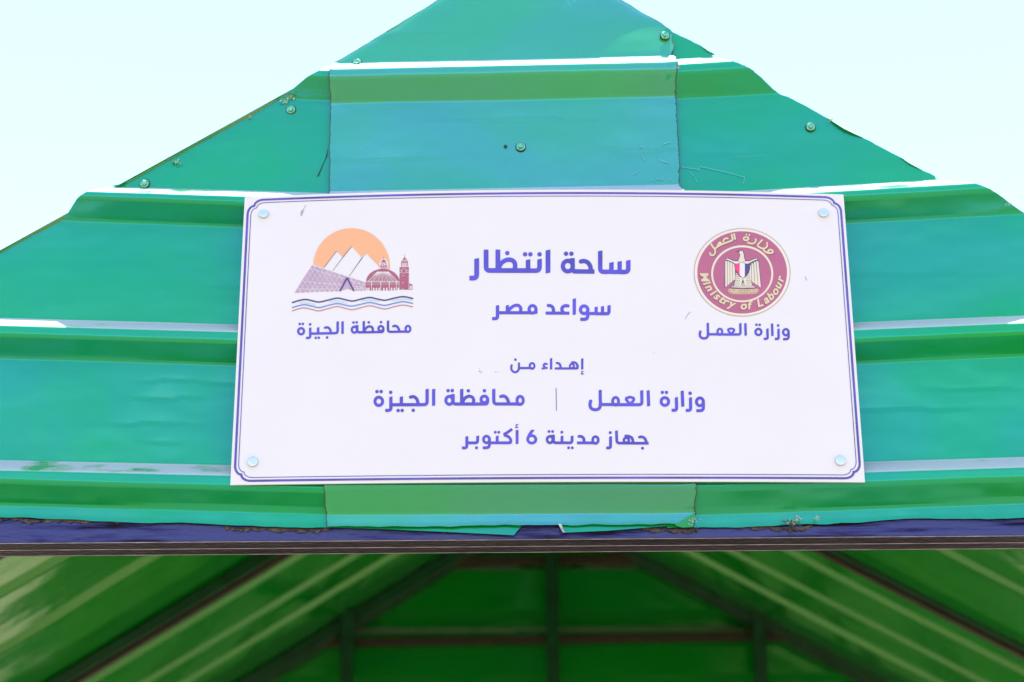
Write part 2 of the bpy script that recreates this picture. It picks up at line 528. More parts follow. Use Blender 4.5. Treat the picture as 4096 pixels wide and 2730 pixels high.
sheet_c = Sheet(-0.0065,
    [dict(T=((1322, 275), (2706, 245)), B=((1322, 310), (2706, 280)), L=((1322, 413), (2706, 384)), p=0.037),
     dict(T=((1322, 790), (2706, 762)), B=((1322, 825), (2706, 797)), L=((1322, 922), (2706, 892))),
     dict(T=((1322, 1328), (2706, 1306)), B=((1322, 1370), (2706, 1348)), L=((1322, 1462), (2706, 1438))),
     dict(T=((1303, 1910), (2779, 1910)), B=((1303, 1953), (2779, 1951)), L=((1303, 2057), (2779, 2048)), p=0.037)],
    ((1900, -322), (1990, -322)), ((1303, 2109), (2779, 2100)),
    [(1900, -325), (1840, -50), (1759, 0), (1322, 266), (1322, 414), (1318, 510), (1316, 765), (1310, 1300), (1303, 1950), (1305, 2200)][0:1] + [(1880, -73), (1759, 0), (1322, 266), (1322, 414), (1318, 510), (1316, 765), (1310, 1300), (1303, 1950), (1305, 2200)],
    cedge_r, {}, jag_l=0.0013, jag_r=0.0019, seed=8, bend=corner_bend, seam=(1, 1), dents=((1700, 150, 260, 60, 0.003), (2050, 480, 300, 90, 0.003), (1500, 640, 200, 70, 0.003), (2560, 600, 120, 80, 0.003), (2100, 60, 120, 60, 0.003)))
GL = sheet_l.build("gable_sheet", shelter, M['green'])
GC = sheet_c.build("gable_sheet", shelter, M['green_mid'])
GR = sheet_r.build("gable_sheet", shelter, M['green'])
GL['label'] = "left gable sheet tucked behind the middle sheet"
GC['label'] = "middle gable sheet lapped over both its neighbours"
GR['label'] = "right gable sheet with ragged sloping edge"

# torn strips of sheet hanging below the middle sheet
def strip(name, pts, Y, parent, matl, curl=0.0, thick=0.0009):
    """outline traced on plane Y; bottom vertices bent forward by curl"""
    bm = bmesh.new()
    c = [at(x, y, Y) for x, y in pts]
    zt = max(q[2] for q in c); zb = min(q[2] for q in c)
    vs = [bm.verts.new(Vector((q[0], q[1] - curl * (zt - q[2]) / (zt - zb), q[2])) - SH) for q in c]
    f = bm.faces.new(vs)
    bmesh.ops.triangulate(bm, faces=[f])
    r = bmesh.ops.extrude_face_region(bm, geom=list(bm.faces))
    bmesh.ops.translate(bm, verts=[v for v in r['geom'] if isinstance(v, bmesh.types.BMVert)], vec=(0, thick, 0))
    bmesh.ops.recalc_face_normals(bm, faces=list(bm.faces))
    return obj(name, bm, matl, parent)
strip("torn_flap", [(1295, 2060), (2110, 2060), (2084, 2109), (2055, 2144), (1800, 2131), (1560, 2120), (1295, 2111)], 0.001, GL, M['green'], 0.004)
strip("torn_flap", [(2225, 2070), (2760, 2060), (2760, 2098), (2600, 2112), (2430, 2126), (2256, 2134), (2240, 2110)], 0.001, GR, M['green'], 0.004)
strip("torn_flap", [(2232, 2095), (2246, 2098), (2258, 2134), (2250, 2132)], -0.008, GR, M['burr'], 0.006)
strip("torn_flap", [(2700, 2098), (2779, 2050), (2783, 2085), (2768, 2106), (2730, 2108)], -0.012, GC, M['green'], -0.006)

def lip(pts, drop, out, nm, parent):
    """thin flap of the cut edge folded forward, its face turned up to the sun"""
    bm = bmesh.new()
    up = [bm.verts.new(Vector(at(x, y, 0.0005)) - SH) for x, y in pts]
    n_ = len(pts)
    lo = [bm.verts.new(Vector(at(x, y + drop * math.sin(math.pi * k / (n_ - 1)) + 0.5, 0.0)) + Vector((0, -out * math.sin(math.pi * k / (n_ - 1)) - 0.0008, 0)) - SH) for k, (x, y) in enumerate(pts)]
    for k in range(n_ - 1):
        bm.faces.new((up[k], lo[k], lo[k + 1], up[k + 1]))
    r = bmesh.ops.extrude_face_region(bm, geom=list(bm.faces))
    bmesh.ops.translate(bm, verts=[v for v in r['geom'] if isinstance(v, bmesh.types.BMVert)], vec=(0, 0.0007, -0.0004))
    bmesh.ops.recalc_face_normals(bm, faces=list(bm.faces))
    return obj(nm, bm, M['green'], parent)
lip([(3312, 474), (3340, 489), (3375, 509), (3410, 528), (3450, 551)], 13, 0.0065, "bent_lip", GR)
lip([(2800, 182), (2830, 201), (2855, 216)], 5, 0.0025, "bent_lip", GR)
lip([(3600, 630), (3640, 653), (3690, 682)], 5, 0.0025, "bent_lip", GR)

# hexagonal roofing screws
def screw(px, py, Y, parent, tilt=(0, 0)):
    c = at(px, py, Y) - np.array(SH)
    ax = Vector((tilt[0], -1, tilt[1])).normalized()
    bm = bmesh.new()
    lathe(bm, c, ax, [(0.0103, -0.001), (0.0106, 0.0012), (0.0098, 0.0022)], 28)
    wsh = obj("washer", bm, M['rubber'], parent, True)
    bm = bmesh.new()
    lathe(bm, Vector(c) + ax * 0.0021, ax, [(0.0090, 0), (0.0088, 0.0014), (0.0066, 0.0022)], 28)
    lathe(bm, Vector(c) + ax * 0.0040, ax, [(0.0060, 0), (0.0060, 0.0042), (0.0050, 0.0052), (0.0044, 0.0050), (0.0041, 0.0044)], 6)
    return obj("screw", bm, M['bolt'], parent)
screw(2083, 590, -0.008, GC)
screw(1428, 255, -0.007, GC, (0, 0.1))
screw(2659, 145, -0.005, GC, (0.1, 0.05))
screw(1164, 441, 0.0, GL, (-0.05, -0.1))
screw(579, 737, 0.0, GL, (-0.1, -0.1))
screw(3242, 510, 0.0005, GR)
bm = bmesh.new()
lathe(bm, at(2022, 587, -0.0085) - np.array(SH), (0, -1, 0), [(0.0034, -0.001), (0.0036, 0.0006), (0.0020, 0.0008)], 16)
obj("drill_hole", bm, M['darkgap'], GC)

# slit, burrs and crumbs along the left cut edge
strip("slit", [(1312, 593), (1309, 625), (1296, 652), (1276, 702), (1268, 707), (1284, 672), (1300, 637)], -0.0018, GL, M['darkgap'])
def tuft(px, py, Y, parent, n, size, matl, seed):
    r = random.Random(seed)
    size *= 0.6; n = int(n * 0.75)
    bm = bmesh.new()
    c = Vector(at(px, py, Y)) - SH
    for _ in range(n):
        a = c + Vector((r.gauss(0, size), -abs(r.gauss(0, size * .3)), r.gauss(0, size * .7)))
        d = Vector((r.gauss(0, 1), r.gauss(0, .5), r.gauss(0, .8))).normalized() * size * r.uniform(.4, 1.3)
        s = d.orthogonal().normalized() * r.uniform(.0004, .0012)
        t = d.cross(s).normalized() * s.length
        k = d * .5 + t * r.uniform(-3, 3)
        q = [bm.verts.new(v) for v in (a - s, a + s, a + k + s * .8, a + d, a + k - s * .8)]
        bm.faces.new(q)
        q2 = [bm.verts.new(v) for v in (a - t, a + t, a + k + t * .8, a + d, a + k - t * .8)]
        bm.faces.new(q2)
    return obj("burr", bm, matl, parent)
tuft(705, 648, -0.004, GL, 26, 0.006, M['burr'], 1)
tuft(702, 660, -0.003, GL, 10, 0.009, M['green'], 2)
tuft(1003, 469, -0.004, GL, 18, 0.0035, M['burr'], 3)
tuft(1160, 388, -0.006, GL, 26, 0.006, M['burr'], 4)
tuft(1186, 362, -0.01, GL, 26, 0.006, M['burnt_reflection'], 5)
tuft(1140, 412, -0.003, GL, 14, 0.009, M['burr'], 6)
tuft(2712, 272, -0.05, GC, 10, 0.007, M['burr'], 7)
tuft(3180, 2080, -0.008, GR, 30, 0.010, M['burr'], 8)
tuft(3165, 2100, -0.006, GR, 46, 0.014, M['burnt_reflection'], 9)
tuft(3270, 2075, -0.008, GR, 14, 0.005, M['burr'], 10)
tuft(2770, 2085, -0.02, GC, 18, 0.008, M['burr'], 11)
tuft(4030, 818, -0.02, GR, 14, 0.005, M['burr'], 12)
tuft(3320, 482, -0.004, GR, 14, 0.006, M['burr'], 13)

# ------------------------------------------------------------------ beam
zf0 = at(2048, 2156, 0.006)[2]
xl_, xr_ = -1.98, 2.08
bm = bmesh.new()
tilt = (at(4096, 2141, 0.006)[2] - at(0, 2172, 0.006)[2]) / (at(4096, 2141, 0.006)[0] - at(0, 2172, 0.006)[0])
def extrude_profile(name, prof, mats, parent, idx=None):
    """closed cross-section (y, z above the lower front edge) run along the whole front"""
    b_ = bmesh.new()
    NS = 40
    rows = []
    for k in range(NS + 1):
        x = xl_ + (xr_ - xl_) * k / NS
        rows.append([b_.verts.new(Vector((x, y, zf0 + z + tilt * x)) - SH) for y, z in prof])
    n_ = len(prof)
    for r0, r1 in zip(rows, rows[1:]):
        for i in range(n_):
            f = b_.faces.new((r0[i], r0[(i + 1) % n_], r1[(i + 1) % n_], r1[i]))
            if idx: f.material_index = idx[i]
    b_.faces.new(rows[0]); b_.faces.new(rows[-1])
    bmesh.ops.recalc_face_normals(b_, faces=list(b_.faces))
    return obj(name, b_, mats, parent)
beam = extrude_profile("header_beam", [(0.006, 0.10), (0.006, 0.0), (0.0085, -0.0022), (0.029, -0.0076), (0.034, -0.0080), (0.053, -0.0132), (0.056, -0.0125), (0.056, 0.10)],
                       [M['steel_front'], M['steel']], shelter, [0, 1, 1, 1, 1, 1, 1, 1])
def bead(y, z, r, nm):
    prof = [(y + r * math.cos(t), z + r * math.sin(t)) for t in np.linspace(0, 2 * math.pi, 9)[:-1]]
    o_ = extrude_profile(nm, prof, M['steel_lip'], beam)
    for p_ in o_.data.polygons: p_.use_smooth = len(p_.vertices) == 4
bead(0.0076, -0.0014, 0.0010, "beam_bead")
bead(0.0315, -0.0080, 0.0011, "beam_bead")
bead(0.0546, -0.0131, 0.0009, "beam_bead")

def brown_strip(pts, nm):  # ragged strip painting rusty debris and a brownish reflection below the sheets
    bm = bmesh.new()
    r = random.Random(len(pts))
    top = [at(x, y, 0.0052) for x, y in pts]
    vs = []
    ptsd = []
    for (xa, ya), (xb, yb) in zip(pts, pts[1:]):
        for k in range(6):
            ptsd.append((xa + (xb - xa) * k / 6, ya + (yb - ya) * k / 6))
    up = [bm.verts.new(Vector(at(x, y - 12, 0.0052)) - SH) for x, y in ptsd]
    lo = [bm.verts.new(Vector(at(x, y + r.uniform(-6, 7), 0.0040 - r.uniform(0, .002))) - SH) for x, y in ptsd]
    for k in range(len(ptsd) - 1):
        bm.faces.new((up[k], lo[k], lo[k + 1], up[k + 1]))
    return obj(nm, bm, M['burnt_reflection'], beam)
brown_strip([(-20, 2086), (60, 2084), (140, 2092), (230, 2088), (330, 2090), (420, 2086), (520, 2094)], "rust_reflection")
brown_strip([(900, 2118), (960, 2126), (1000, 2122), (1180, 2126), (1260, 2130), (1330, 2122)], "rust_reflection")
brown_strip([(2560, 2124), (2660, 2128), (2760, 2130), (2800, 2122)], "rust_reflection")
brown_strip([(2930, 2110), (3050, 2116), (3120, 2122), (3200, 2124), (3260, 2108)], "rust_reflection")

# ------------------------------------------------------------------ roof, frames, rear wall
pl = at(0, 1014), at(473, 753); pr = at(3442, 545), at(4092, 851)
sL = (pl[1][2] - pl[0][2]) / (pl[1][0] - pl[0][0]); sR = -(pr[1][2] - pr[0][2]) / (pr[1][0] - pr[0][0])
# ridge where the two gable edges meet
xr0 = ((pr[0][2] + sR * pr[0][0]) - (pl[0][2] - sL * pl[0][0])) / (sL + sR)
zr0 = pl[0][2] + sL * (xr0 - pl[0][0])
print("slopes", sL, sR, "ridge", xr0, zr0)
DEPTH = 3.9
SK = 0.028                                    # the ridge drifts a little to the right towards the rear
EAVE = 1.95
def ridge_x(y): return xr0 + SK * y
def roof_z(side, dx): return zr0 - (sL if side < 0 else sR) * dx

def depth_of(px, py):
    """depth at which the left roof plane is seen at a pixel"""
    lo, hi = 0.0, 8.0
    for _ in range(50):
        y = (lo + hi) / 2
        q = at(px, py, y)
        if q[2] > roof_z(-1, ridge_x(y) - q[0]): hi = y
        else: lo = y
    return lo
RIB_Y = [0.36, 0.73] + [depth_of(px * 1.7408, 2217) for px in (170, 390, 715, 835, 925)]
print("ribs", RIB_Y)
def roof(side):
    bm = bmesh.new()
    # profile along the depth: flat pans 0.165, ribs upward
    prof = []
    def pan(y0, y1):
        k_ = max(2, int((y1 - y0) / 0.06))
        return [(y0 + (y1 - y0) * i_ / k_, 0.0) for i_ in range(k_ + 1)]
    y = -0.006 if side < 0 else 0.004
    for f_ in RIB_Y:                               # f_ = far foot of each rib
        prof += pan(y, f_ - 0.083) + [(f_ - 0.08, 0.003), (f_ - 0.062, 0.037), (f_ - 0.057, 0.04), (f_ - 0.019, 0.04), (f_ - 0.015, 0.037), (f_ - 0.001, 0.003)]
        y = f_ + 0.003
    prof += pan(y, DEPTH + 0.1)
    NXr = 48
    V = []
    for (yy, h) in prof:
        row = []
        for k in range(NXr + 1):
            dx = EAVE * k / NXr
            x = ridge_x(yy) + side * dx
            z = roof_z(side, dx) + (0.002 if side < 0 else -0.028) + h + 0.006 * noise.noise(Vector((x * 1.7, yy * 5, 4.2))) * min(1.0, max(0.0, yy) * 3)
            z += 0.026 * noise.noise(Vector((x * 2.2, yy * 3.4, 8.8))) * max(0.0, 1.0 - abs(yy - 1.6) / 0.9) * min(1.0, dx / 0.5)
            row.append(bm.verts.new(Vector((x, yy, z)) - SH))
        V.append(row)
    for r0, r1 in zip(V, V[1:]):
        for k in range(NXr):
            bm.faces.new((r0[k], r0[k + 1], r1[k + 1], r1[k]))
    back = {v: bm.verts.new(v.co + Vector((0, 0, 0.0012))) for v in list(bm.verts)}
    for f in [f for f in bm.faces]:
        bm.faces.new([back[v] for v in reversed(f.verts)])
    for e in [e for e in bm.edges if len(e.link_faces) == 1 and e.verts[0] in back and e.verts[1] in back]:
        a, b = e.verts
        bm.faces.new((a, b, back[b], back[a]))
    bmesh.ops.recalc_face_normals(bm, faces=list(bm.faces))
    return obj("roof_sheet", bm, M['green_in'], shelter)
roof(-1); roof(1)

def frame(y, tube_w, matl, drop):
    """pair of rafters under the roof at depth y"""
    for side in (-1, 1):
        bm = bmesh.new()
        a = Vector((ridge_x(y), y, roof_z(side, 0) - drop)) - SH
        b = Vector((ridge_x(y) + side * EAVE * 0.99, y, roof_z(side, EAVE * 0.99) - drop)) - SH
        bar(bm, a, b, tube_w[0], tube_w[1])
        raf = obj("rafter", bm, matl, shelter)
        bm = bmesh.new()
        dn = Vector((0, 0.004, -tube_w[1] / 2 * 1.17 - 0.008))
        bar(bm, a + dn, b + dn, tube_w[0] - 0.008, 0.012, bev=0.002)
        obj("rafter_lip", bm, M['rafter'] if y < 3 else matl, raf)
frame(1.3, (0.04, 0.04), M['frame_green'], 0.028)
frame(2.6, (0.04, 0.04), M['frame_green'], 0.028)
frame(DEPTH - 0.05, (0.045, 0.05), M['frame_green'], 0.037)

YB = DEPTH + 0.0
def rear_wall():
    bm = bmesh.new()
    zb = 2.2
    zs = []
    z = zr0
    # rib edge heights chosen so that a rib lies just above the lower rail
    z_rib = at(2200, 2470, YB)[2]
    k0 = 0
    prof = []
    start = z_rib
    while start < zr0: start += 0.25
    z = start
    while z > zb - 0.3:
        prof += [(z + 0.03, 0.0), (z, 0.038), (z - 0.03, 0.038), (z - 0.06, 0.0)]
        z -= 0.25
    V = []
    for (zz, h) in prof:
        if zz < zb: zz = zb
        row = []
        if zz > zr0 - 0.01: zz = zr0 - 0.01
        hl = (zr0 - zz) / sL; hr = (zr0 - zz) / sR
        hl = min(hl, EAVE); hr = min(hr, EAVE)
        for k in range(41):
            x = ridge_x(YB) - hl + (hl + hr) * k / 40
            y = YB + h + 0.004 * noise.noise(Vector((x * 2, zz * 3, 1.5)))
            row.append(bm.verts.new(Vector((x, y, zz)) - SH))
        V.append(row)
    for r0, r1 in zip(V, V[1:]):
        for k in range(40):
            bm.faces.new((r0[k], r1[k], r1[k + 1], r0[k + 1]))
    back = {v: bm.verts.new(v.co + Vector((0, 0.0012, 0))) for v in list(bm.verts)}
    for f in [f for f in bm.faces]:
        bm.faces.new([back[v] for v in reversed(f.verts)])
    bmesh.ops.recalc_face_normals(bm, faces=list(bm.faces))
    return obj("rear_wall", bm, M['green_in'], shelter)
rear_wall()
YR = YB - 0.05
def rail(p0, p1, matl, wid=0.04, hgt=0.03):
    bm = bmesh.new()
    bar(bm, Vector(at(*p0, YR)) - SH, Vector(at(*p1, YR)) - SH, wid, hgt)
    return obj("rail", bm, matl, shelter)
rail((1760, 2250), (2640, 2236), M['rail'])
rail((1270, 2574), (3140, 2546), M['rail'])
def post(px, py_top, matl):
    bm = bmesh.new()
    a = Vector(at(px, py_top, YR - 0.045))
    bar(bm, a - SH, Vector((a.x, a.y, 0.05)) - SH, 0.045, 0.05)
    return obj("post", bm, matl, shelter)
post(1393, 2450, M['frame_green'])
post(3030, 2440, M['frame_green'])
post(2204, 1990, M['frame_green'])
# corner posts that carry the shelter
for y in (0.05, 1.3, 2.6, DEPTH - 0.05):
    for side in (-1, 1):
        bm = bmesh.new()
        x = ridge_x(y) + side * (EAVE - 0.04)
        bar(bm, Vector((x, y, 0.0)) - SH, Vector((x, y, roof_z(side, EAVE - 0.04) - 0.06)) - SH, 0.07, 0.07)
        obj("corner_post", bm, M['steel'], shelter)

# ------------------------------------------------------------------ the sign
def bulge(x, z):
    """forward bow of the thin sign panel (metres towards the viewer)"""
    u = (x - SC[0]) / 0.61
    v = (z - SC[1]) / 0.30
    a = 0.021 + 0.009 * v
    return a * (1 - np.clip(u * u, 0, 1.4))
SIGN_Y = -0.047
c0 = at(2200, 1360, SIGN_Y)
SC = (c0[0], c0[2])
def onsign(px, py, off=0.0):
    Y = np.full(np.shape(px), SIGN_Y - 0.02)
    for _ in range(8):
        q = unproj(px, py, Y)
        Y = SIGN_Y - bulge(q[..., 0], q[..., 2]) - off
    return unproj(px, py, Y)
corn = {k: onsign(np.array(v[0], float), np.array(v[1], float)) for k, v in dict(TL=(979, 790), TR=(3374, 779), BL=(921, 1941), BR=(3460, 1930)).items()}
print("sign size", np.linalg.norm(corn['TR'] - corn['TL']), np.linalg.norm(corn['BR'] - corn['BL']), np.linalg.norm(corn['TL'] - corn['BL']), np.linalg.norm(corn['TR'] - corn['BR']))
def S(u, v, off=0.0):
    """point of the sign face; u 0..1 from left, v 0..1 from top"""
    q = (corn['TL'] * (1 - u) + corn['TR'] * u) * (1 - v) + (corn['BL'] * (1 - u) + corn['BR'] * u) * v
    return np.array([q[0], SIGN_Y - bulge(q[0], q[2]) - off, q[2]])

sign = thing("sign_board", "white bowed sign board with Arabic writing, a round crimson seal and a pyramid emblem", "sign", (c0[0], SIGN_Y, c0[2] - 0.3))
SG = Vector(sign.location)
bm = bmesh.new()
NU, NV, TK = 48, 16, 0.004
Vf = [[bm.verts.new(Vector(S(i / NU, j / NV)) - SG) for i in range(NU + 1)] for j in range(NV + 1)]
Vb = [[bm.verts.new(Vector(S(i / NU, j / NV, -TK)) - SG) for i in range(NU + 1)] for j in range(NV + 1)]
for j in range(NV):
    for i in range(NU):
        bm.faces.new((Vf[j][i], Vf[j + 1][i], Vf[j + 1][i + 1], Vf[j][i + 1]))
        bm.faces.new((Vb[j][i + 1], Vb[j + 1][i + 1], Vb[j + 1][i], Vb[j][i]))
for j in range(NV):
    for i in (0, NU):
        q = (Vf[j][i], Vf[j + 1][i], Vb[j + 1][i], Vb[j][i])
        bm.faces.new(q if i else tuple(reversed(q)))
for i in range(NU):
    for j in (0, NV):
        q = (Vf[j][i], Vf[j][i + 1], Vb[j][i + 1], Vb[j][i])
        bm.faces.new(tuple(reversed(q)) if j else q)
bmesh.ops.recalc_face_normals(bm, faces=list(bm.faces))
panel = obj("panel", bm, M['white'], sign)
for p_ in panel.data.polygons: p_.use_smooth = len(p_.vertices) == 4 and abs(p_.normal.y) > 0.8

# ---- flat print from signed distance fields, cut out as exact outlines
def seg_d(X, Y, ax, ay, bx, by):
    dx, dy = bx - ax, by - ay
    L2 = dx * dx + dy * dy + 1e-9
    t = np.clip(((X - ax) * dx + (Y - ay) * dy) / L2, 0, 1)
    return np.hypot(X - ax - t * dx, Y - ay - t * dy)

def fillet(pts, r):
    if r <= 0 or len(pts) < 3:
        return [tuple(map(float, p)) for p in pts]
    out = [tuple(map(float, pts[0]))]
    for a, b, c in zip(pts, pts[1:], pts[2:]):
        a, b, c = map(lambda q: np.array(q, float), (a, b, c))
        la, lc = np.linalg.norm(a - b), np.linalg.norm(c - b)
        q = min(r, la * 0.5, lc * 0.5)
        p0 = b + (a - b) / la * q; p1 = b + (c - b) / lc * q
        for t in np.linspace(0, 1, 7):
            out.append(tuple((1 - t) ** 2 * p0 + 2 * t * (1 - t) * b + t * t * p1))
    out.append(tuple(map(float, pts[-1])))
    return out

def smooth(pts, n=6):
    """Catmull-Rom through the points"""
    p = [np.array(q, float) for q in pts]
    p = [2 * p[0] - p[1]] + p + [2 * p[-1] - p[-2]]
    out = []
    for i in range(1, len(p) - 2):
        for t in np.linspace(0, 1, n, endpoint=False):
            a, b, c, d = p[i - 1], p[i], p[i + 1], p[i + 2]
            out.append(tuple(0.5 * (2 * b + (c - a) * t + (2 * a - 5 * b + 4 * c - d) * t ** 2 + (3 * b - a - 3 * c + d) * t ** 3)))
    out.append(tuple(p[-2]))
    return out

def stroke(pts, wd, caps='bb', r=0):
    """caps per end: b square, s slanted (right side higher), r round"""
    pts = fillet(pts, r) if r else [tuple(map(float, p)) for p in pts]
    def f(X, Y):
        d = np.full(X.shape, 1e9)
        n_ = len(pts) - 1
        for i in range(n_):
            (ax, ay), (bx, by) = pts[i], pts[i + 1]
            c0_ = caps[0] if i == 0 else 'r'
            c1_ = caps[1] if i == n_ - 1 else 'r'
            if c0_ == 'r' and c1_ == 'r':
                e = seg_d(X, Y, ax, ay, bx, by) - wd / 2
            else:
                L = math.hypot(bx - ax, by - ay) + 1e-9
                dx, dy = (bx - ax) / L, (by - ay) / L
                t = (X - ax) * dx + (Y - ay) * dy
                s = (X - ax) * -dy + (Y - ay) * dx
                e = np.abs(s) - wd / 2
                def lim(k, x0, y0, sg, tt):
                    if k == 's':
                        q = (Y - y0) + 0.22 * (X - x0)
                        return q * (1 if dy * sg > 0 else -1)
                    return tt
                e0 = lim(c0_, ax, ay, -1, -t); e1 = lim(c1_, bx, by, 1, t - L)
                e = np.maximum(e, np.maximum(e0, e1))
            d = np.minimum(d, e)
        return d
    b = np.array(pts)
    f.bb = (b[:, 0].min() - wd, b[:, 1].min() - wd, b[:, 0].max() + wd, b[:, 1].max() + wd)
    return f

def curve(pts, wd, caps='bb'):
    return stroke(smooth(pts), wd, caps)

def ring(cx, cy, rx, ry, wd):
    a = np.linspace(0, 2 * math.pi, 41)
    return stroke([(cx + rx * math.cos(t), cy + ry * math.sin(t)) for t in a], wd, 'rr')

def dot(cx, cy, r):
    f = lambda X, Y: np.hypot(X - cx, Y - cy) - r
    f.bb = (cx - r - 2, cy - r - 2, cx + r + 2, cy + r + 2)
    return f

def ell(cx, cy, rx, ry):
    f = lambda X, Y: (np.hypot((X - cx) / rx, (Y - cy) / ry) - 1) * min(rx, ry)
    f.bb = (cx - rx - 2, cy - ry - 2, cx + rx + 2, cy + ry + 2)
    return f

def poly(pts):
    p = [tuple(map(float, q)) for q in pts]
    def f(X, Y):
        d = np.full(X.shape, 1e9)
        ins = np.zeros(X.shape, bool)
        for (ax, ay), (bx, by) in zip(p, p[1:] + p[:1]):
            d = np.minimum(d, seg_d(X, Y, ax, ay, bx, by))
            c = (ay > Y) != (by > Y)
            with np.errstate(divide='ignore', invalid='ignore'):
                xi = (bx - ax) * (Y - ay) / (by - ay + 1e-12) + ax
            ins ^= c & (X < xi)
        return np.where(ins, -d, d)
    b = np.array(p)
    f.bb = (b[:, 0].min() - 2, b[:, 1].min() - 2, b[:, 0].max() + 2, b[:, 1].max() + 2)
    return f

def union(fs):
    bb = np.array([f.bb for f in fs])
    def g(X, Y):
        d = np.full(X.shape, 1e9)
        for f in fs:
            d = np.minimum(d, f(X, Y))
        return d
    g.bb = (bb[:, 0].min(), bb[:, 1].min(), bb[:, 2].max(), bb[:, 3].max())
    g.parts = fs
    return g

def sub(a, b):
    f = lambda X, Y: np.maximum(a(X, Y), -b(X, Y))
    f.bb = a.bb
    return f

def inter(a, b):
    f = lambda X, Y: np.maximum(a(X, Y), b(X, Y))
    f.bb = a.bb
    return f

def fill_mesh(f, step, to_world, origin):
    x0, y0, x1, y1 = f.bb
    xs = np.arange(x0, x1 + step, step); ys = np.arange(y0, y1 + step, step)
    X, Y = np.meshgrid(xs, ys)
    if hasattr(f, 'parts'):
        D = np.full(X.shape, 1e9)
        for q in f.parts:                         # each stroke only inside its own box
            b = q.bb
            i0, i1 = np.searchsorted(xs, [b[0] - step, b[2] + step]); j0, j1 = np.searchsorted(ys, [b[1] - step, b[3] + step])
            i0 = max(i0 - 1, 0); j0 = max(j0 - 1, 0); i1 += 1; j1 += 1
            D[j0:j1, i0:i1] = np.minimum(D[j0:j1, i0:i1], q(X[j0:j1, i0:i1], Y[j0:j1, i0:i1]))
    else:
        D = f(X, Y)
    D = np.where(np.abs(D) < 1e-6, 1e-6, D)
    ny, nx = D.shape
    ins = D < 0
    verts, idx, faces = [], {}, []
    def corner(j, i):
        k = (j, i)
        if k not in idx:
            idx[k] = len(verts); verts.append((xs[i], ys[j]))
        return idx[k]
    def cross(j, i, j2, i2):
        k = (j, i, j2, i2) if (j, i) < (j2, i2) else (j2, i2, j, i)
        if k not in idx:
            a, b = D[k[0], k[1]], D[k[2], k[3]]
            t = min(max(a / (a - b), 0.02), 0.98)
            idx[k] = len(verts)
            verts.append((xs[k[1]] + t * (xs[k[3]] - xs[k[1]]), ys[k[0]] + t * (ys[k[2]] - ys[k[0]])))
        return idx[k]
    cnt = ins[:-1, :-1].astype(int) + ins[1:, :-1] + ins[:-1, 1:] + ins[1:, 1:]
    for j in range(ny - 1):
        row = cnt[j]
        i = 0
        nz_ = np.nonzero(row)[0]
        q = 0
        while q < len(nz_):
            i = nz_[q]
            if row[i] == 4:
                e = i
                while q + 1 < len(nz_) and nz_[q + 1] == e + 1 and row[e + 1] == 4 and e - i < 15:
                    e += 1; q += 1
                faces.append((corner(j, i), corner(j + 1, i), corner(j + 1, e + 1), corner(j, e + 1)))
            else:
                cs = [(j, i), (j + 1, i), (j + 1, i + 1), (j, i + 1)]
                pl_ = []
                for a in range(4):
                    A, B = cs[a], cs[(a + 1) % 4]
                    if ins[A]: pl_.append(corner(*A))
                    if ins[A] != ins[B]: pl_.append(cross(*A, *B))
                if len(pl_) >= 3:
                    faces.append(pl_)
            q += 1
    if not verts:
        return None
    v = np.array(verts)
    W = to_world(v[:, 0], v[:, 1]) - np.array(origin)
    me = bpy.data.meshes.new("print")
    me.from_pydata([tuple(q) for q in W], [], [list(q) for q in faces])
    me.update()
    return me

def prnt(name, f, tr, matl, parent, off=0.0006, step=None, warp=None):
    """cut f (in zoom coordinates, tr=(ox,oy,scale) to photo pixels) out as print lying on the sign"""
    ox, oy, s = tr
    st = step or 2.0 / s
    def tw(a, b):
        if warp: a, b = warp(a, b)
        return onsign(ox + a * s, oy + b * s, off)
    me = fill_mesh(f, st, tw, SG)
    me.name = name
    o = link(name, me, matl, parent)
    return o

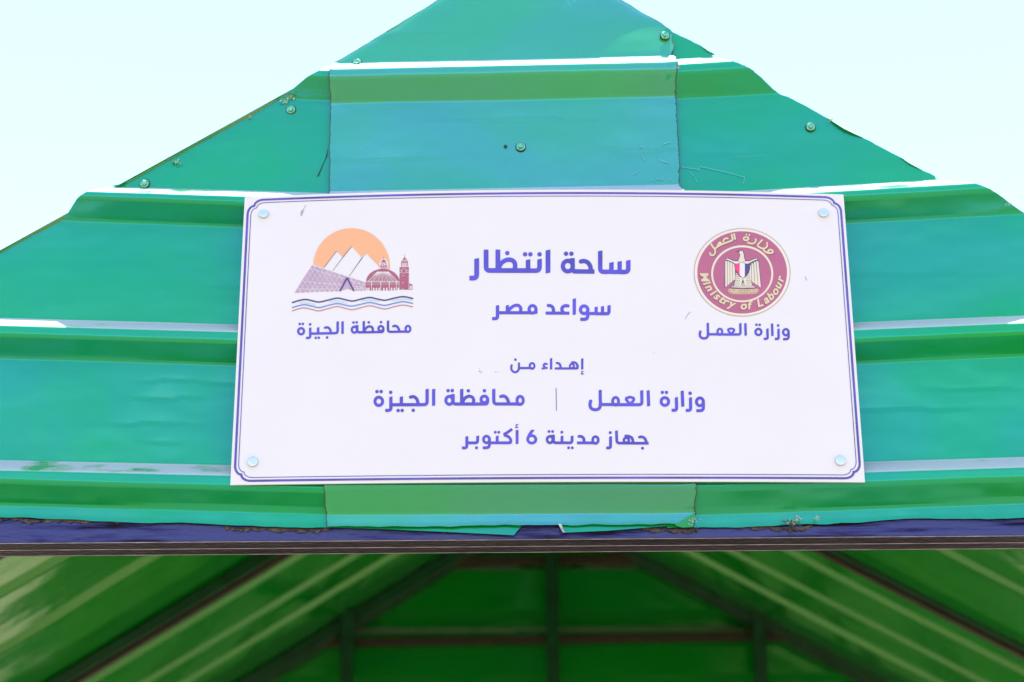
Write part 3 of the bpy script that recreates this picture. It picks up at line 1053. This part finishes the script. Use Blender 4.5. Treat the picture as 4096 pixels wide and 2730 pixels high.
# ---- border with stepped rounded corners, laid out in millimetres on the board
WMM, HMM = 1215.0, 610.0
def frame_path(mg, a, b):
    """closed path: margin mg, cusp at a, straight part starts at b"""
    pts = []
    def corner(cx, cy, sx, sy, rev):
        q = []
        for t in np.linspace(0, math.pi / 2, 9):
            q.append((a - (a - mg) * math.cos(t), b - (b - a) * math.sin(t)))
        for t in np.linspace(0, math.pi / 2, 9):
            q.append((a + (b - a) * (1 - math.cos(t)), a - (a - mg) * math.sin(t)))
        q = [(cx + sx * u, cy + sy * v) for u, v in q]
        return q[::-1] if rev else q
    pts += corner(0, 0, 1, 1, False) + corner(WMM, 0, -1, 1, True) + corner(WMM, HMM, -1, -1, False) + corner(0, HMM, 1, -1, True)
    return pts + pts[:1]
def ribbon(name, path, wd, matl, off):
    """even-width band along a closed path in board millimetres, mitred"""
    p = np.array(path[:-1])
    keep = [0]
    for i in range(1, len(p)):
        if np.linalg.norm(p[i] - p[keep[-1]]) > 0.05: keep.append(i)
    p = p[keep]
    # subdivide the long sides so the band follows the bow
    q = []
    for a, b in zip(p, np.roll(p, -1, 0)):
        n_ = max(1, int(np.linalg.norm(b - a) / 18))
        for k in range(n_): q.append(a + (b - a) * k / n_)
    p = np.array(q)
    d0 = p - np.roll(p, 1, 0); d1 = np.roll(p, -1, 0) - p
    d0 /= np.linalg.norm(d0, axis=1)[:, None]; d1 /= np.linalg.norm(d1, axis=1)[:, None]
    t = d0 + d1; t /= np.linalg.norm(t, axis=1)[:, None]
    nrm = np.stack([-t[:, 1], t[:, 0]], 1)
    c = np.clip((t * d1).sum(1), 0.6, 1)[:, None]
    A = p + nrm * wd / 2 / c; B = p - nrm * wd / 2 / c
    bm = bmesh.new()
    va = [bm.verts.new(Vector(S(x / WMM, y / HMM, off)) - SG) for x, y in A]
    vb = [bm.verts.new(Vector(S(x / WMM, y / HMM, off)) - SG) for x, y in B]
    n_ = len(p)
    for i in range(n_):
        bm.faces.new((va[i], vb[i], vb[(i + 1) % n_], va[(i + 1) % n_]))
    for f in bm.faces:
        f.normal_update()
        if f.normal.y > 0: f.normal_flip()
    return obj(name, bm, matl, sign)
ribbon("border_line", frame_path(7.6, 20.5, 39), 4.4, M['ink_dark'], 0.0006)
ribbon("border_line", frame_path(14.2, 25.5, 42), 1.5, M['ink_dark'], 0.0006)

# ---- screw caps
for (px, py) in ((1055, 856), (3293, 853), (1011, 1849), (3361, 1844)):
    q = onsign(np.array(float(px)), np.array(float(py)))
    bm = bmesh.new()
    lathe(bm, Vector(q) - SG, (0, -1, 0), [(0.0100, -0.0005), (0.0100, 0.0034), (0.0094, 0.0046), (0.0060, 0.0050)], 32)
    obj("screw_cap", bm, M['cap'], sign)

# ---- the writing
Z3 = (1840, 970, 720 / 2353)
Z45 = (1460, 1400, 720 / 2353)
def V_(x, y0, y1, wd, caps='ss'): return stroke([(x, y0), (x, y1)], wd, caps)

title = [
    stroke([(2200, 234), (2200, 388), (2087, 388)], 59, 'sr', 48), stroke([(2087, 249), (2087, 388), (1980, 388)], 56, 'sr', 34),
    stroke([(1980, 262), (1980, 386), (1833, 386), (1833, 111)], 58, 'ss', 46),
    curve([(1572, 252), (1625, 245), (1672, 266), (1702, 312), (1714, 372)], 57), stroke([(1759, 383), (1472, 380), (1472, 207)], 58, 'bb', 34),
    ring(1410, 311, 65, 69, 56), V_(1472, 207, 300, 57, 'br'), stroke([(1415, 241), (1472, 236)], 50, 'rr'), dot(1386, 149, 29), dot(1456, 149, 29),
    V_(1150, 100, 402, 62),
    stroke([(1040, 219), (1040, 371), (890, 371)], 60, 'sr', 50), stroke([(890, 226), (890, 369), (780, 369)], 59, 'sr', 34),
    stroke([(890, 370), (341, 369), (341, 95)], 62, 'rb', 50), V_(495, 95, 369, 62, 'br'),
    curve([(502, 345), (535, 280), (590, 238), (650, 227), (702, 250), (721, 300), (713, 360)], 58, 'rr'),
    dot(1040, 157, 29), dot(851, 157, 29), dot(920, 157, 29), dot(618, 141, 29),
    stroke([(218, 211), (218, 468), (123, 468)], 63, 'sb', 88)]
prnt("lettering", union(title), Z3, M['ink'], sign)

line2 = [
    stroke([(1948, 823), (1948, 934), (1863, 934)], 42, 'sr', 34), stroke([(1863, 836), (1863, 934), (1780, 934)], 41, 'sr', 27),
    stroke([(1780, 843), (1780, 931), (1640, 931)], 41, 'sr', 27), ring(1623, 882, 48, 50, 42),
    stroke([(1670, 866), (1670, 1007), (1572, 1007)], 43, 'rb', 66), V_(1494, 736, 948, 43),
    curve([(1419, 833), (1375, 829), (1339, 850), (1333, 885), (1354, 922)], 42, 'br'), stroke([(1430, 927), (1118, 925)], 41),
    curve([(1147, 826), (1187, 831), (1216, 858), (1224, 915)], 42, 'br'),
    ring(948, 876, 45, 49, 40), V_(993, 870, 936, 41, 'rs'), stroke([(948, 924), (905, 921), (490, 921)], 41, 'rr'),
    curve([(622, 920), (655, 868), (712, 828), (765, 826), (794, 862), (790, 915)], 41, 'rr'), V_(618, 821, 915, 40, 'sr'),
    stroke([(490, 823), (490, 998), (420, 998)], 44, 'sb', 60)]
prnt("lettering", union(line2), Z3, M['ink'], sign)

O = 2353
line3 = [
    V_(O + 487, 113, 258, 29), curve([(O + 503, 286), (O + 488, 283), (O + 477, 293), (O + 484, 310)], 13), stroke([(O + 511, 314), (O + 467, 320)], 12),
    curve([(O + 348, 164), (O + 390, 166), (O + 418, 192), (O + 426, 240)], 28, 'br'), ring(O + 352, 212, 27, 27, 25),
    stroke([(O + 427, 205), (O + 427, 244), (O + 127, 244)], 29, 'rb', 20), curve([(O + 148, 172), (O + 180, 178), (O + 200, 202), (O + 205, 242)], 29, 'br'),
    V_(O + 80, 109, 258, 30), curve([(2381, 187), (2354, 183), (2335, 202), (2348, 226)], 27, 'br'), stroke([(2388, 235), (2308, 246)], 25),
    ring(2184, 211, 31, 37, 27), stroke([(2184, 244), (2160, 239), (2012, 239)], 29, 'rr'),
    stroke(smooth([(2012, 168), (2012, 230), (2004, 268), (1966, 294), (1926, 276), (1911, 235), (1919, 196)]), 28, 'sb'), dot(1966, 128, 17)]
prnt("lettering", union(line3), Z45, M['ink'], sign)

ministry = [   # coordinates of the second zoom strip, x from its own left edge
    ring(2025, 680, 45, 51, 39), stroke([(2070, 665), (2072, 796), (1977, 796)], 40, 'rb', 62),
    stroke([(1902, 622), (1904, 793), (1840, 793)], 41, 'sb', 58), dot(1897, 568, 23),
    stroke([(1793, 535), (1802, 743)], 41, 'ss'), stroke([(1717, 620), (1721, 791), (1655, 791)], 41, 'sb', 58),
    ring(1567, 676, 49, 51, 39), dot(1534, 556, 22), dot(1588, 557, 22), stroke([(1348, 530), (1355, 738)], 41, 'ss'),
    stroke([(1264, 530), (1268, 718), (1110, 718), (990, 718), (923, 716), (722, 715)], 41, 'sr', 40),
    stroke([(1061, 652), (1064, 631), (1112, 617), (1160, 632), (1163, 655), (1113, 714), (1061, 652), (1064, 631)], 35, 'rr', 12),
    ring(923, 673, 39, 51, 36),
    stroke(smooth([(721, 527), (722, 620), (724, 718), (708, 766), (660, 784), (606, 766), (588, 720), (599, 660)]), 41, 'sb')]
def shifted(fs, dx):
    out = []
    for f in fs:
        g_ = (lambda X, Y, f=f: f(X - dx, Y)); g_.bb = (f.bb[0] + dx, f.bb[1], f.bb[2] + dx, f.bb[3]); out.append(g_)
    return out
prnt("lettering", union(shifted(ministry, O)), Z45, M['ink'], sign)
province = [
    ring(2028, 661, 41, 53, 38), stroke([(2028, 712), (1985, 708), (1683, 708), (1683, 511)], 42, 'rs', 44),
    curve([(1768, 613), (1812, 604), (1852, 630), (1872, 672), (1880, 706)], 42, 'br'),
    ring(1560, 648, 43, 43, 39), stroke([(1602, 640), (1602, 709), (1152, 709), (1152, 578)], 42, 'rb', 36), dot(1561, 535, 23),
    V_(1264, 512, 700, 43, 'sr'), curve([(1270, 700), (1300, 640), (1355, 607), (1405, 622), (1421, 660), (1412, 705)], 41, 'rr'), dot(1350, 536, 23),
    ring(1102, 661, 45, 52, 40), stroke([(1105, 610), (1152, 600)], 40, 'rr'), dot(1086, 534, 23), dot(1141, 533, 23),
    V_(897, 512, 732, 42), stroke([(812, 512), (812, 717), (340, 719)], 43, 'sr', 44),
    curve([(586, 621), (636, 613), (676, 643), (692, 690), (694, 716)], 42, 'br'), dot(631, 791, 23),
    V_(475, 611, 717, 43, 'sr'), dot(433, 794, 23), dot(486, 793, 23),
    stroke([(338, 613), (338, 793), (264, 793)], 42, 'sb', 64), dot(336, 556, 23),
    ring(180, 674, 50, 54, 40), dot(156, 546, 23), dot(211, 546, 23)]
prnt("lettering", union(province), Z45, M['ink'], sign)
prnt("divider_line", stroke([(O + 145, 495), (O + 149, 798)], 9), Z45, M['ink_dark'], sign)
line5 = shifted([
    curve([(1228, 1143), (1268, 1138), (1305, 1160), (1323, 1200), (1327, 1222)], 36, 'br'), stroke([(1356, 1222), (940, 1220), (933, 1056)], 36, 'bs', 34), dot(1275, 1287, 19),
    curve([(1046, 1127), (1095, 1130), (1140, 1158), (1152, 1218)], 36, 'br'), ring(1063, 1182, 33, 31, 31),
    stroke([(857, 1132), (857, 1283), (800, 1283)], 38, 'sb', 55), dot(853, 1083, 20),
    ring(660, 1180, 37, 45, 34), stroke([(660, 1222), (620, 1217), (418, 1217)], 37, 'rb'),
    curve([(437, 1133), (475, 1133), (505, 1160), (513, 1215)], 37, 'br'),
    stroke([(354, 1124), (354, 1216), (110, 1216), (110, 1110)], 37, 'sb', 34), dot(309, 1281, 19), dot(357, 1281, 19),
    V_(222, 1124, 1216, 36, 'sr'), dot(220, 1077, 19), ring(64, 1174, 37, 43, 34), stroke([(66, 1132), (110, 1126)], 36, 'rr'), dot(52, 1068, 19), dot(99, 1068, 19)], O) + [
    ring(2180, 1171, 53, 49, 37), inter(stroke([(2215, 1020), (2150, 1108), (2128, 1160)], 38, 'br'), poly([(2000, 1045), (2400, 1045), (2400, 1300), (2000, 1300)])),
    V_(1988, 1048, 1232, 37), curve([(2002, 981), (1986, 977), (1973, 990), (1982, 1008)], 13), stroke([(2006, 1013), (1961, 1022)], 13),
    stroke([(1924, 1037), (1826, 1104)], 36, 'bb'), curve([(1826, 1098), (1830, 1118), (1872, 1134), (1900, 1164), (1906, 1196)], 36, 'rr'), stroke([(1906, 1180), (1906, 1216), (1610, 1216)], 37, 'rr', 18),
    V_(1728, 1124, 1216, 37, 'sr'), dot(1703, 1078, 19), dot(1749, 1078, 19),
    ring(1588, 1172, 39, 44, 35), stroke([(1627, 1160), (1627, 1281), (1540, 1281)], 37, 'rb', 58),
    stroke([(1473, 1124), (1473, 1217), (1331, 1217)], 38, 'sr', 36), dot(1458, 1281, 20), stroke([(1331, 1131), (1331, 1283), (1267, 1283)], 38, 'sb', 55)]
prnt("lettering", union(line5), Z45, M['ink'], sign)
# captions under the two emblems: the same words, smaller
Z6 = (1140, 1250, 560 / 2353)
Z7 = (2740, 1250, 480 / 2353)
prnt("lettering", union(province), Z6, M['ink'], sign, step=7, warp=lambda x, y: (270 + (x - 180) * 0.972, 318 + (y - 674) * 0.957 - (x - 180) * 0.0145))
prnt("lettering", union(ministry), Z7, M['ink'], sign, step=7, warp=lambda x, y: (1978 + (x - 2025) * 1.174, 336 + (y - 634) * 1.177))

# ---- left emblem: sun, pyramids, glass wall, dome, tower, river
ZL = (1140, 860, 560 / 2091)
emb = bpy.data.objects.new("pyramid_emblem", None); COL.objects.link(emb); emb.parent = sign
stp = 5.5
zig = poly([(300, 0), (1700, 0), (1700, 830), (1567, 815), (1420, 800), (1405, 770), (1217, 572), (1155, 640), (997, 465), (865, 630), (770, 538), (580, 790), (420, 738), (300, 700)])
prnt("sun_disc", inter(ell(993, 775, 573, 575), zig), ZL, M['orange'], emb, step=stp)
prnt("pyramid_edge", union([poly([(863, 628), (868, 634), (712, 840), (708, 838)]), poly([(1150, 636), (1157, 644), (957, 920), (953, 918)]), poly([(994, 465), (1000, 468), (868, 634), (862, 630)]), poly([(768, 538), (773, 541), (584, 790), (578, 788)])]), ZL, M['slate'], emb, 0.0009, step=4)
hall = poly([(405, 752), (1210, 1012), (1202, 1130), (545, 1145), (132, 1166)])
def lattice(X, Y):
    d = np.full(X.shape, 1e9)
    for (a, per, ph) in ((58, 62, 8), (-58, 62, 20)):
        t = math.radians(a)
        u = X * math.sin(t) - Y * math.cos(t)
        d = np.minimum(d, np.abs((u + ph) % per - per / 2) - 4.0)
    for (x0, y0, x1, y1) in ((370, 800, 1200, 1050), (270, 990, 1200, 1085), (190, 1108, 1200, 1105)):
        d = np.minimum(d, seg_d(X, Y, x0, y0, x1, y1) - 4.5)
    return d
lattice.bb = hall.bb
gate_hole = poly([(800, 1160), (928, 915), (1050, 1160)])
prnt("glass_wall", sub(sub(hall, lattice), gate_hole), ZL, M['lilac'], emb, step=3.6)
prnt("gate", poly([(850, 1132), (928, 968), (1000, 1128), (935, 1102)]), ZL, M['lilac'], emb, step=stp)
prnt("gate_frame", stroke([(820, 1142), (928, 938), (1027, 1138)], 25, 'bb'), ZL, M['navy'], emb, 0.0009, step=stp)
dome = inter(ell(1460, 1000, 248, 192), poly([(1200, 780), (1720, 780), (1720, 990), (1200, 990)]))
def domeribs(X, Y):
    d = np.full(X.shape, 1e9)
    for k in range(-9, 10):
        d = np.minimum(d, seg_d(X, Y, 1460 + k * 9, 850, 1460 + k * 25.5, 1000) - (3.4 if k % 3 else 5))
    return d
domeribs.bb = dome.bb
prnt("dome", sub(dome, domeribs), ZL, M['brick'], emb, step=3.6)
hallb = poly([(1205, 1000), (1700, 1000), (1700, 1130), (1205, 1132)])
bands = union([stroke([(1190, 1012), (1710, 1008)], 7), stroke([(1190, 1036), (1710, 1032)], 8)] + [stroke([(x, 990), (x, 1140)], 12) for x in (1292, 1430, 1557, 1665)] +
              [union([stroke([(x, 1088), (x, 1140)], 24, 'rb')]) for x in (1222, 1252, 1325, 1365, 1405, 1477, 1520, 1592, 1636, 1690)])
prnt("rotunda", sub(hallb, bands), ZL, M['brick'], emb, step=3.6)
prnt("lantern", union([dot(1473, 640, 9), poly([(1473, 655), (1520, 714), (1428, 714)]), stroke([(1415, 768), (1530, 766)], 17), stroke([(1428, 735), (1524, 733)], 7), stroke([(1425, 792), (1525, 790)], 12), stroke([(1440, 725), (1440, 760)], 7), stroke([(1473, 725), (1473, 760)], 7), stroke([(1508, 725), (1508, 760)], 7)]), ZL, M['brick'], emb, 0.0012, step=3.6)
prnt("lantern_ground", poly([(1473, 625), (1540, 715), (1535, 805), (1412, 805), (1412, 715)]), ZL, M['printwhite'], emb, 0.0009, step=stp)
tower = poly([(1712, 782), (1850, 780), (1846, 1117), (1708, 1118)])
tcut = union([ring(1778, 838, 33, 34, 8), stroke([(1710, 866), (1750, 862)], 9), stroke([(1805, 862), (1850, 860)], 9), curve([(1718, 850), (1730, 815), (1745, 850)], 6), curve([(1812, 850), (1828, 815), (1842, 850)], 6), dot(1764, 910, 9), dot(1762, 1012, 10), dot(1762, 1110, 9)])
prnt("clock_tower", sub(tower, tcut), ZL, M['brick'], emb, step=3.6)
prnt("tower_top", union([dot(1786, 603, 6), poly([(1786, 610), (1793, 640), (1822, 668), (1750, 668), (1780, 640)]), stroke([(1738, 697), (1834, 697)], 10), stroke([(1745, 680), (1828, 680)], 5),
                         stroke([(1740, 700), (1740, 775)], 9), stroke([(1763, 715), (1763, 775)], 7), stroke([(1788, 715), (1788, 775)], 7), stroke([(1812, 715), (1812, 775)], 7), stroke([(1832, 700), (1832, 775)], 9), stroke([(1740, 712), (1832, 712)], 7)]), ZL, M['brick'], emb, step=3.6)
prnt("annex", union([poly([(1855, 1022), (1903, 1045), (1903, 1056), (1855, 1058)]), stroke([(1858, 1058), (1858, 1117)], 5), stroke([(1880, 1058), (1880, 1117)], 5), stroke([(1901, 1058), (1901, 1117)], 5), stroke([(1850, 1116), (1904, 1116)], 5)]), ZL, M['brick'], emb, step=3.6)
wv = [
    ([(112, 1310), (210, 1280), (310, 1265), (410, 1285), (510, 1303), (640, 1275), (780, 1245), (900, 1268), (1010, 1288), (1140, 1258), (1265, 1235), (1380, 1258), (1495, 1276), (1630, 1245), (1765, 1223), (1905, 1248)], 22, 'navy'),
    ([(110, 1385), (205, 1357), (300, 1343), (405, 1365), (510, 1385), (645, 1352), (780, 1325), (895, 1347), (1000, 1363), (1130, 1336), (1265, 1310), (1380, 1333), (1495, 1352), (1630, 1322), (1765, 1298), (1905, 1322)], 18, 'blue'),
    ([(110, 1435), (200, 1405), (290, 1390), (400, 1413), (505, 1435), (645, 1400), (780, 1370), (895, 1395), (1010, 1416), (1140, 1385), (1265, 1358), (1380, 1382), (1495, 1406), (1630, 1372), (1765, 1348), (1905, 1374)], 15, 'rose')]
for pts, wd, mk in wv:
    prnt("wave_line", curve(pts, wd, 'rr'), ZL, M[mk], emb, step=4.5)
for q in ([(215, 1312), (330, 1312), (450, 1340)], [(660, 1298), (785, 1288), (920, 1312)], [(1140, 1283), (1265, 1272), (1400, 1290)], [(1600, 1278), (1765, 1258), (1900, 1272)]):
    prnt("wave_light", curve(q, 17, 'rr'), ZL, M['cyan'], emb, step=4.5)

# ---- right emblem: round seal with eagle and shield
ZR = (2740, 880, 480 / 1882)
seal = bpy.data.objects.new("round_seal", None); COL.objects.link(seal); seal.parent = sign
prnt("seal_rim", sub(ell(896, 823, 757, 692), ell(896, 824, 745, 680)), ZR, M['gold'], seal, step=5)
prnt("seal_ring", sub(ell(896, 824, 745, 680), ell(896, 826, 704, 646)), ZR, M['ringwhite'], seal, step=5)
prnt("seal_disc", ell(896, 826, 704, 646), ZR, M['crimson'], seal, step=5)
prnt("inner_ring", sub(ell(897, 847, 487, 446), ell(897, 849, 456, 416)), ZR, M['creamlight'], seal, 0.0009, step=5)
navy_under = union([poly([(626, 640), (640, 600), (700, 606), (770, 636), (830, 632), (850, 600), (858, 550), (843, 512), (806, 502), (806, 490), (845, 484), (882, 476), (916, 492), (932, 550), (938, 606), (955, 636), (1010, 636), (1075, 606), (1140, 600), (1158, 640), (1200, 1074), (1050, 970), (1066, 1040), (1118, 1056), (1100, 1076), (910, 1084), (716, 1068), (704, 1050), (760, 1036), (775, 960), (618, 1070)])])
prnt("eagle_outline", navy_under, ZR, M['slate'], seal, 0.0009, step=4.5)
feat = [poly([(x0 + 3, ya), (x1 - 3, ya + 14), (x1 - 3 + dxb, yb1), (x0 + 3 + dxb0, yb0)]) for (x0, x1, ya, dxb0, dxb, yb0, yb1) in (
    (628, 664, 640, 0, 2, 1060, 1034), (664, 704, 646, 2, 2, 1032, 1000), (704, 742, 662, 2, 4, 998, 968), (742, 786, 684, 4, 2, 966, 932),
    (1114, 1154, 640, 32, 40, 1034, 1066), (1076, 1114, 654, 20, 32, 1002, 1030), (1040, 1076, 676, 8, 20, 972, 1000), (1008, 1040, 700, -4, 8, 930, 968))]
for half in (feat[:4], feat[4:]):
    prnt("eagle_wing", union(half), ZR, M['creamlight'], seal, 0.0012, step=4)
body = [poly([(634, 628), (652, 606), (700, 618), (760, 648), (830, 650), (888, 662), (878, 684), (790, 690), (710, 648), (660, 626)]),
        poly([(1140, 628), (1124, 606), (1078, 618), (1015, 648), (950, 650), (888, 662), (900, 684), (990, 690), (1065, 648), (1112, 626)]),
        poly([(850, 498), (882, 486), (908, 498), (922, 550), (928, 602), (944, 645), (888, 660), (832, 645), (856, 602), (866, 550), (852, 516), (846, 506)]),
        poly([(798, 826), (850, 885), (910, 920), (965, 885), (1002, 826), (1040, 960), (1056, 1040), (1106, 1054), (1090, 1064), (910, 1072), (724, 1058), (716, 1050), (772, 1036), (784, 960)])]
def scales(X, Y):
    q = np.floor(Y / 30) % 2
    a = np.hypot((X + q * 17) % 34 - 17, (Y % 30) - 22) - 12
    return np.where((Y > 850) & (np.abs(X - 908) > 46), np.abs(a + 3) - 2.6, 1e3)
tails = union([stroke([(908, 930), (908 + k, 1066)], 5) for k in (-40, -20, 0, 20, 40)])
cut = lambda X, Y: np.minimum(scales(X, Y), tails(X, Y))
cut.bb = (700, 480, 1200, 1080)
ub = union(body)
prnt("eagle_body", sub(ub, cut), ZR, M['creamlight'], seal, 0.0012, step=3.6)
shp = [(776, 698), (835, 692), (888, 667), (942, 692), (1016, 698), (1013, 772), (985, 845), (910, 914), (838, 852), (792, 780)]
prnt("shield_edge", poly([(q[0] + (q[0] - 895) * 0.06, q[1] + (q[1] - 780) * 0.06) for q in shp]), ZR, M['slate'], seal, 0.0015, step=4.5)
for x0, x1, mk in ((700, 858, 'pink'), (858, 938, 'printwhite'), (938, 1100, 'navy')):
    prnt("shield_stripe", inter(poly(shp), poly([(x0, 600), (x1, 600), (x1, 1000), (x0, 1000)])), ZR, M[mk], seal, 0.0018, step=4.5)
scr = poly([(672, 1105), (700, 1078), (740, 1086), (900, 1092), (1080, 1086), (1128, 1080), (1158, 1105), (1126, 1150), (1060, 1164), (900, 1168), (760, 1164), (702, 1150)])
prnt("scroll_edge", scr, ZR, M['cream'], seal, 0.0009, step=4.5)
inn = lambda X, Y: scr(X, Y) + 8
inn.bb = scr.bb
prnt("scroll", inn, ZR, M['gold'], seal, 0.0012, step=4.5)
tiny = [curve(q, 9, 'rr') for q in (
    [(1118, 1108), (1108, 1122), (1088, 1128)], [(1096, 1104), (1094, 1128), (1060, 1130)], [(1062, 1112), (1046, 1112), (1048, 1130), (1066, 1128)], [(1036, 1116), (1030, 1130), (1012, 1132)], [(1016, 1118), (1006, 1140), (994, 1144)],
    [(990, 1120), (988, 1134), (958, 1134)], [(952, 1120), (944, 1132), (956, 1134), (956, 1112)], [(926, 1118), (914, 1118), (916, 1134), (890, 1136)], [(884, 1120), (866, 1122), (868, 1138)], [(850, 1124), (846, 1146), (834, 1150)],
    [(826, 1100), (824, 1138)], [(812, 1098), (810, 1136), (790, 1136)], [(798, 1116), (784, 1112), (786, 1134), (760, 1138)], [(770, 1122), (764, 1146), (752, 1148)], [(744, 1116), (742, 1132), (722, 1130)], [(722, 1104), (714, 1122), (732, 1124), (728, 1104)])]
prnt("scroll_writing", union(tiny), ZR, M['cream'], seal, 0.0015, step=4)
arab = [
    curve([(1300, 505), (1316, 474), (1356, 474), (1380, 500), (1362, 521), (1318, 518)], 27, 'rr'), curve([(1372, 512), (1340, 526), (1290, 518), (1248, 492), (1228, 462)], 26, 'rb'),
    curve([(1290, 384), (1288, 415), (1262, 444), (1212, 450), (1164, 430), (1134, 404)], 27, 'bb'), poly([(1287, 346), (1308, 362), (1287, 382), (1266, 362)]),
    stroke([(1216, 312), (1136, 396)], 29), curve([(1108, 300), (1110, 338), (1080, 370), (1030, 374), (974, 352)], 28, 'bb'),
    ring(955, 297, 36, 26, 27), stroke([(990, 270), (1000, 305), (975, 325)], 24, 'rr'), poly([(965, 218), (984, 234), (965, 252), (946, 234)]), poly([(1010, 222), (1030, 240), (1010, 258), (992, 240)]),
    stroke([(766, 212), (790, 314)], 28), curve([(728, 226), (744, 282), (742, 318), (700, 340), (640, 362), (575, 388), (515, 420), (470, 458)], 30, 'br'),
    curve([(604, 342), (614, 308), (650, 290), (676, 298)], 28, 'rb'), dot(548, 372, 30), dot(524, 400, 24),
    curve([(404, 374), (440, 428), (470, 470), (474, 515), (446, 556), (406, 552), (390, 516)], 28, 'bb')]
ua = union(arab)
sh = (lambda X, Y: ua(X - 7, Y - 9)); sh.bb = (ua.bb[0], ua.bb[1], ua.bb[2] + 12, ua.bb[3] + 12)
prnt("seal_writing", sh, ZR, M['shadow'], seal, 0.0009, step=4.5)
prnt("seal_writing", ua, ZR, M['cream'], seal, 0.0012, step=4)

# Latin letters round the lower half, each a filled outline turned onto the ring
def letter_mesh(ch):
    cu = bpy.data.curves.new("letter", 'FONT')
    cu.body = ch
    cu.size = 1.0
    cu.offset = 0.034
    cu.resolution_u = 4
    ob = bpy.data.objects.new("letter", cu)
    COL.objects.link(ob)
    dg = bpy.context.evaluated_depsgraph_get()
    me = bpy.data.meshes.new_from_object(ob.evaluated_get(dg))
    bpy.data.objects.remove(ob)
    v = np.array([q.co[:] for q in me.vertices]); f = [list(q.vertices) for q in me.polygons]
    bpy.data.meshes.remove(me)
    return v, f
# letter, centre of its base line (zoom pixels), turn of the base line (degrees, clockwise on screen), cap height
latin = [('M', 250, 905, 78), ('i', 288, 1010, 66), ('n', 338, 1092, 56), ('i', 398, 1180, 46), ('s', 470, 1240, 38), ('t', 546, 1292, 33), ('r', 620, 1330, 28), ('y', 712, 1368, 20),
         ('o', 915, 1402, -1), ('f', 1012, 1398, -5), ('L', 1190, 1356, -20), ('a', 1296, 1303, -30), ('b', 1376, 1242, -40), ('o', 1450, 1158, -52), ('u', 1502, 1058, -62), ('r', 1545, 945, -72)]
LV, LF = [], []
for ch, x, y, ang in latin:
    v, f = letter_mesh(ch)
    cx = (v[:, 0].min() + v[:, 0].max()) / 2
    hs = 174.0
    a = math.radians(ang)
    u = (v[:, 0] - cx + 0.18 * v[:, 1]) * hs * 1.08
    h = v[:, 1] * hs
    # base line direction (cos a, sin a) on screen with y down; up is (sin a, -cos a)
    X = x + u * math.cos(a) + h * math.sin(a)
    Y = y + u * math.sin(a) - h * math.cos(a)
    LF += [[k + len(LV) for k in q] for q in f]
    LV += list(zip(X, Y))
LV = np.array(LV)
for dx, dy, mk, off in ((-7, 9, 'shadow', 0.0009), (0, 0, 'cream', 0.0012)):
    W = onsign(ZR[0] + (LV[:, 0] + dx) * ZR[2], ZR[1] + (LV[:, 1] + dy) * ZR[2], off) - np.array(SG)
    me = bpy.data.meshes.new("seal_writing")
    me.from_pydata([tuple(q) for q in W], [], LF)
    me.update()
    link("seal_writing", me, M[mk], seal)

# ---- small marks on the board
marks = union([poly([(1204, 845), (1212, 838), (1214, 846), (1206, 866), (1202, 862)]), curve([(1212, 842), (1218, 830), (1224, 822)], 2, 'rr')])
prnt("scuff", marks, (0, 0, 1), M['scuff'], sign, step=1.5)
for q in (dot(1918, 1474, 1.8), dot(1926, 1491, 2.5), dot(1919, 1486, 3), dot(1982, 1488, 2), dot(1992, 1488, 2), dot(2616, 1413, 2), curve([(2741, 1276), (2752, 1258), (2762, 1248)], 2.2, 'rr'), curve([(3222, 1108), (3226, 1122)], 3, 'rr')):
    prnt("scuff", q, (0, 0, 1), M['scuff'], sign, step=1.2)

# ---- scratches in the paint of the gable
def onsheet(Yp):
    return lambda a, b: unproj(a, b, np.full(np.shape(a), Yp))
def scr_(pts_list, Yp, parent, wd=1.9):
    for q in pts_list:
        me = fill_mesh(stroke(q, wd, 'rr'), 1.3, onsheet(Yp), SH)
        me.name = "scratch"
        link("scratch", me, M['scratch'], parent)
scr_([[(2725, 668), (2800, 680)], [(2800, 667), (2880, 684), (2935, 697), (2978, 710), (2974, 735)], [(2796, 668), (2794, 685)], [(2760, 690), (2776, 706)], [(2782, 712), (2790, 732)]], -0.0015, GR)
scr_([[(2565, 620), (2571, 633), (2576, 639)], [(2562, 583), (2568, 586)], [(2635, 640), (2677, 653)], [(2652, 578), (2680, 568)], [(2558, 680), (2545, 692), (2530, 698)], [(2626, 716), (2653, 718)], [(2605, 720), (2610, 722)], [(2676, 718), (2684, 720)], [(1406, 370), (1441, 369)], [(1337, 398), (1347, 382)]], -0.0095, GC)
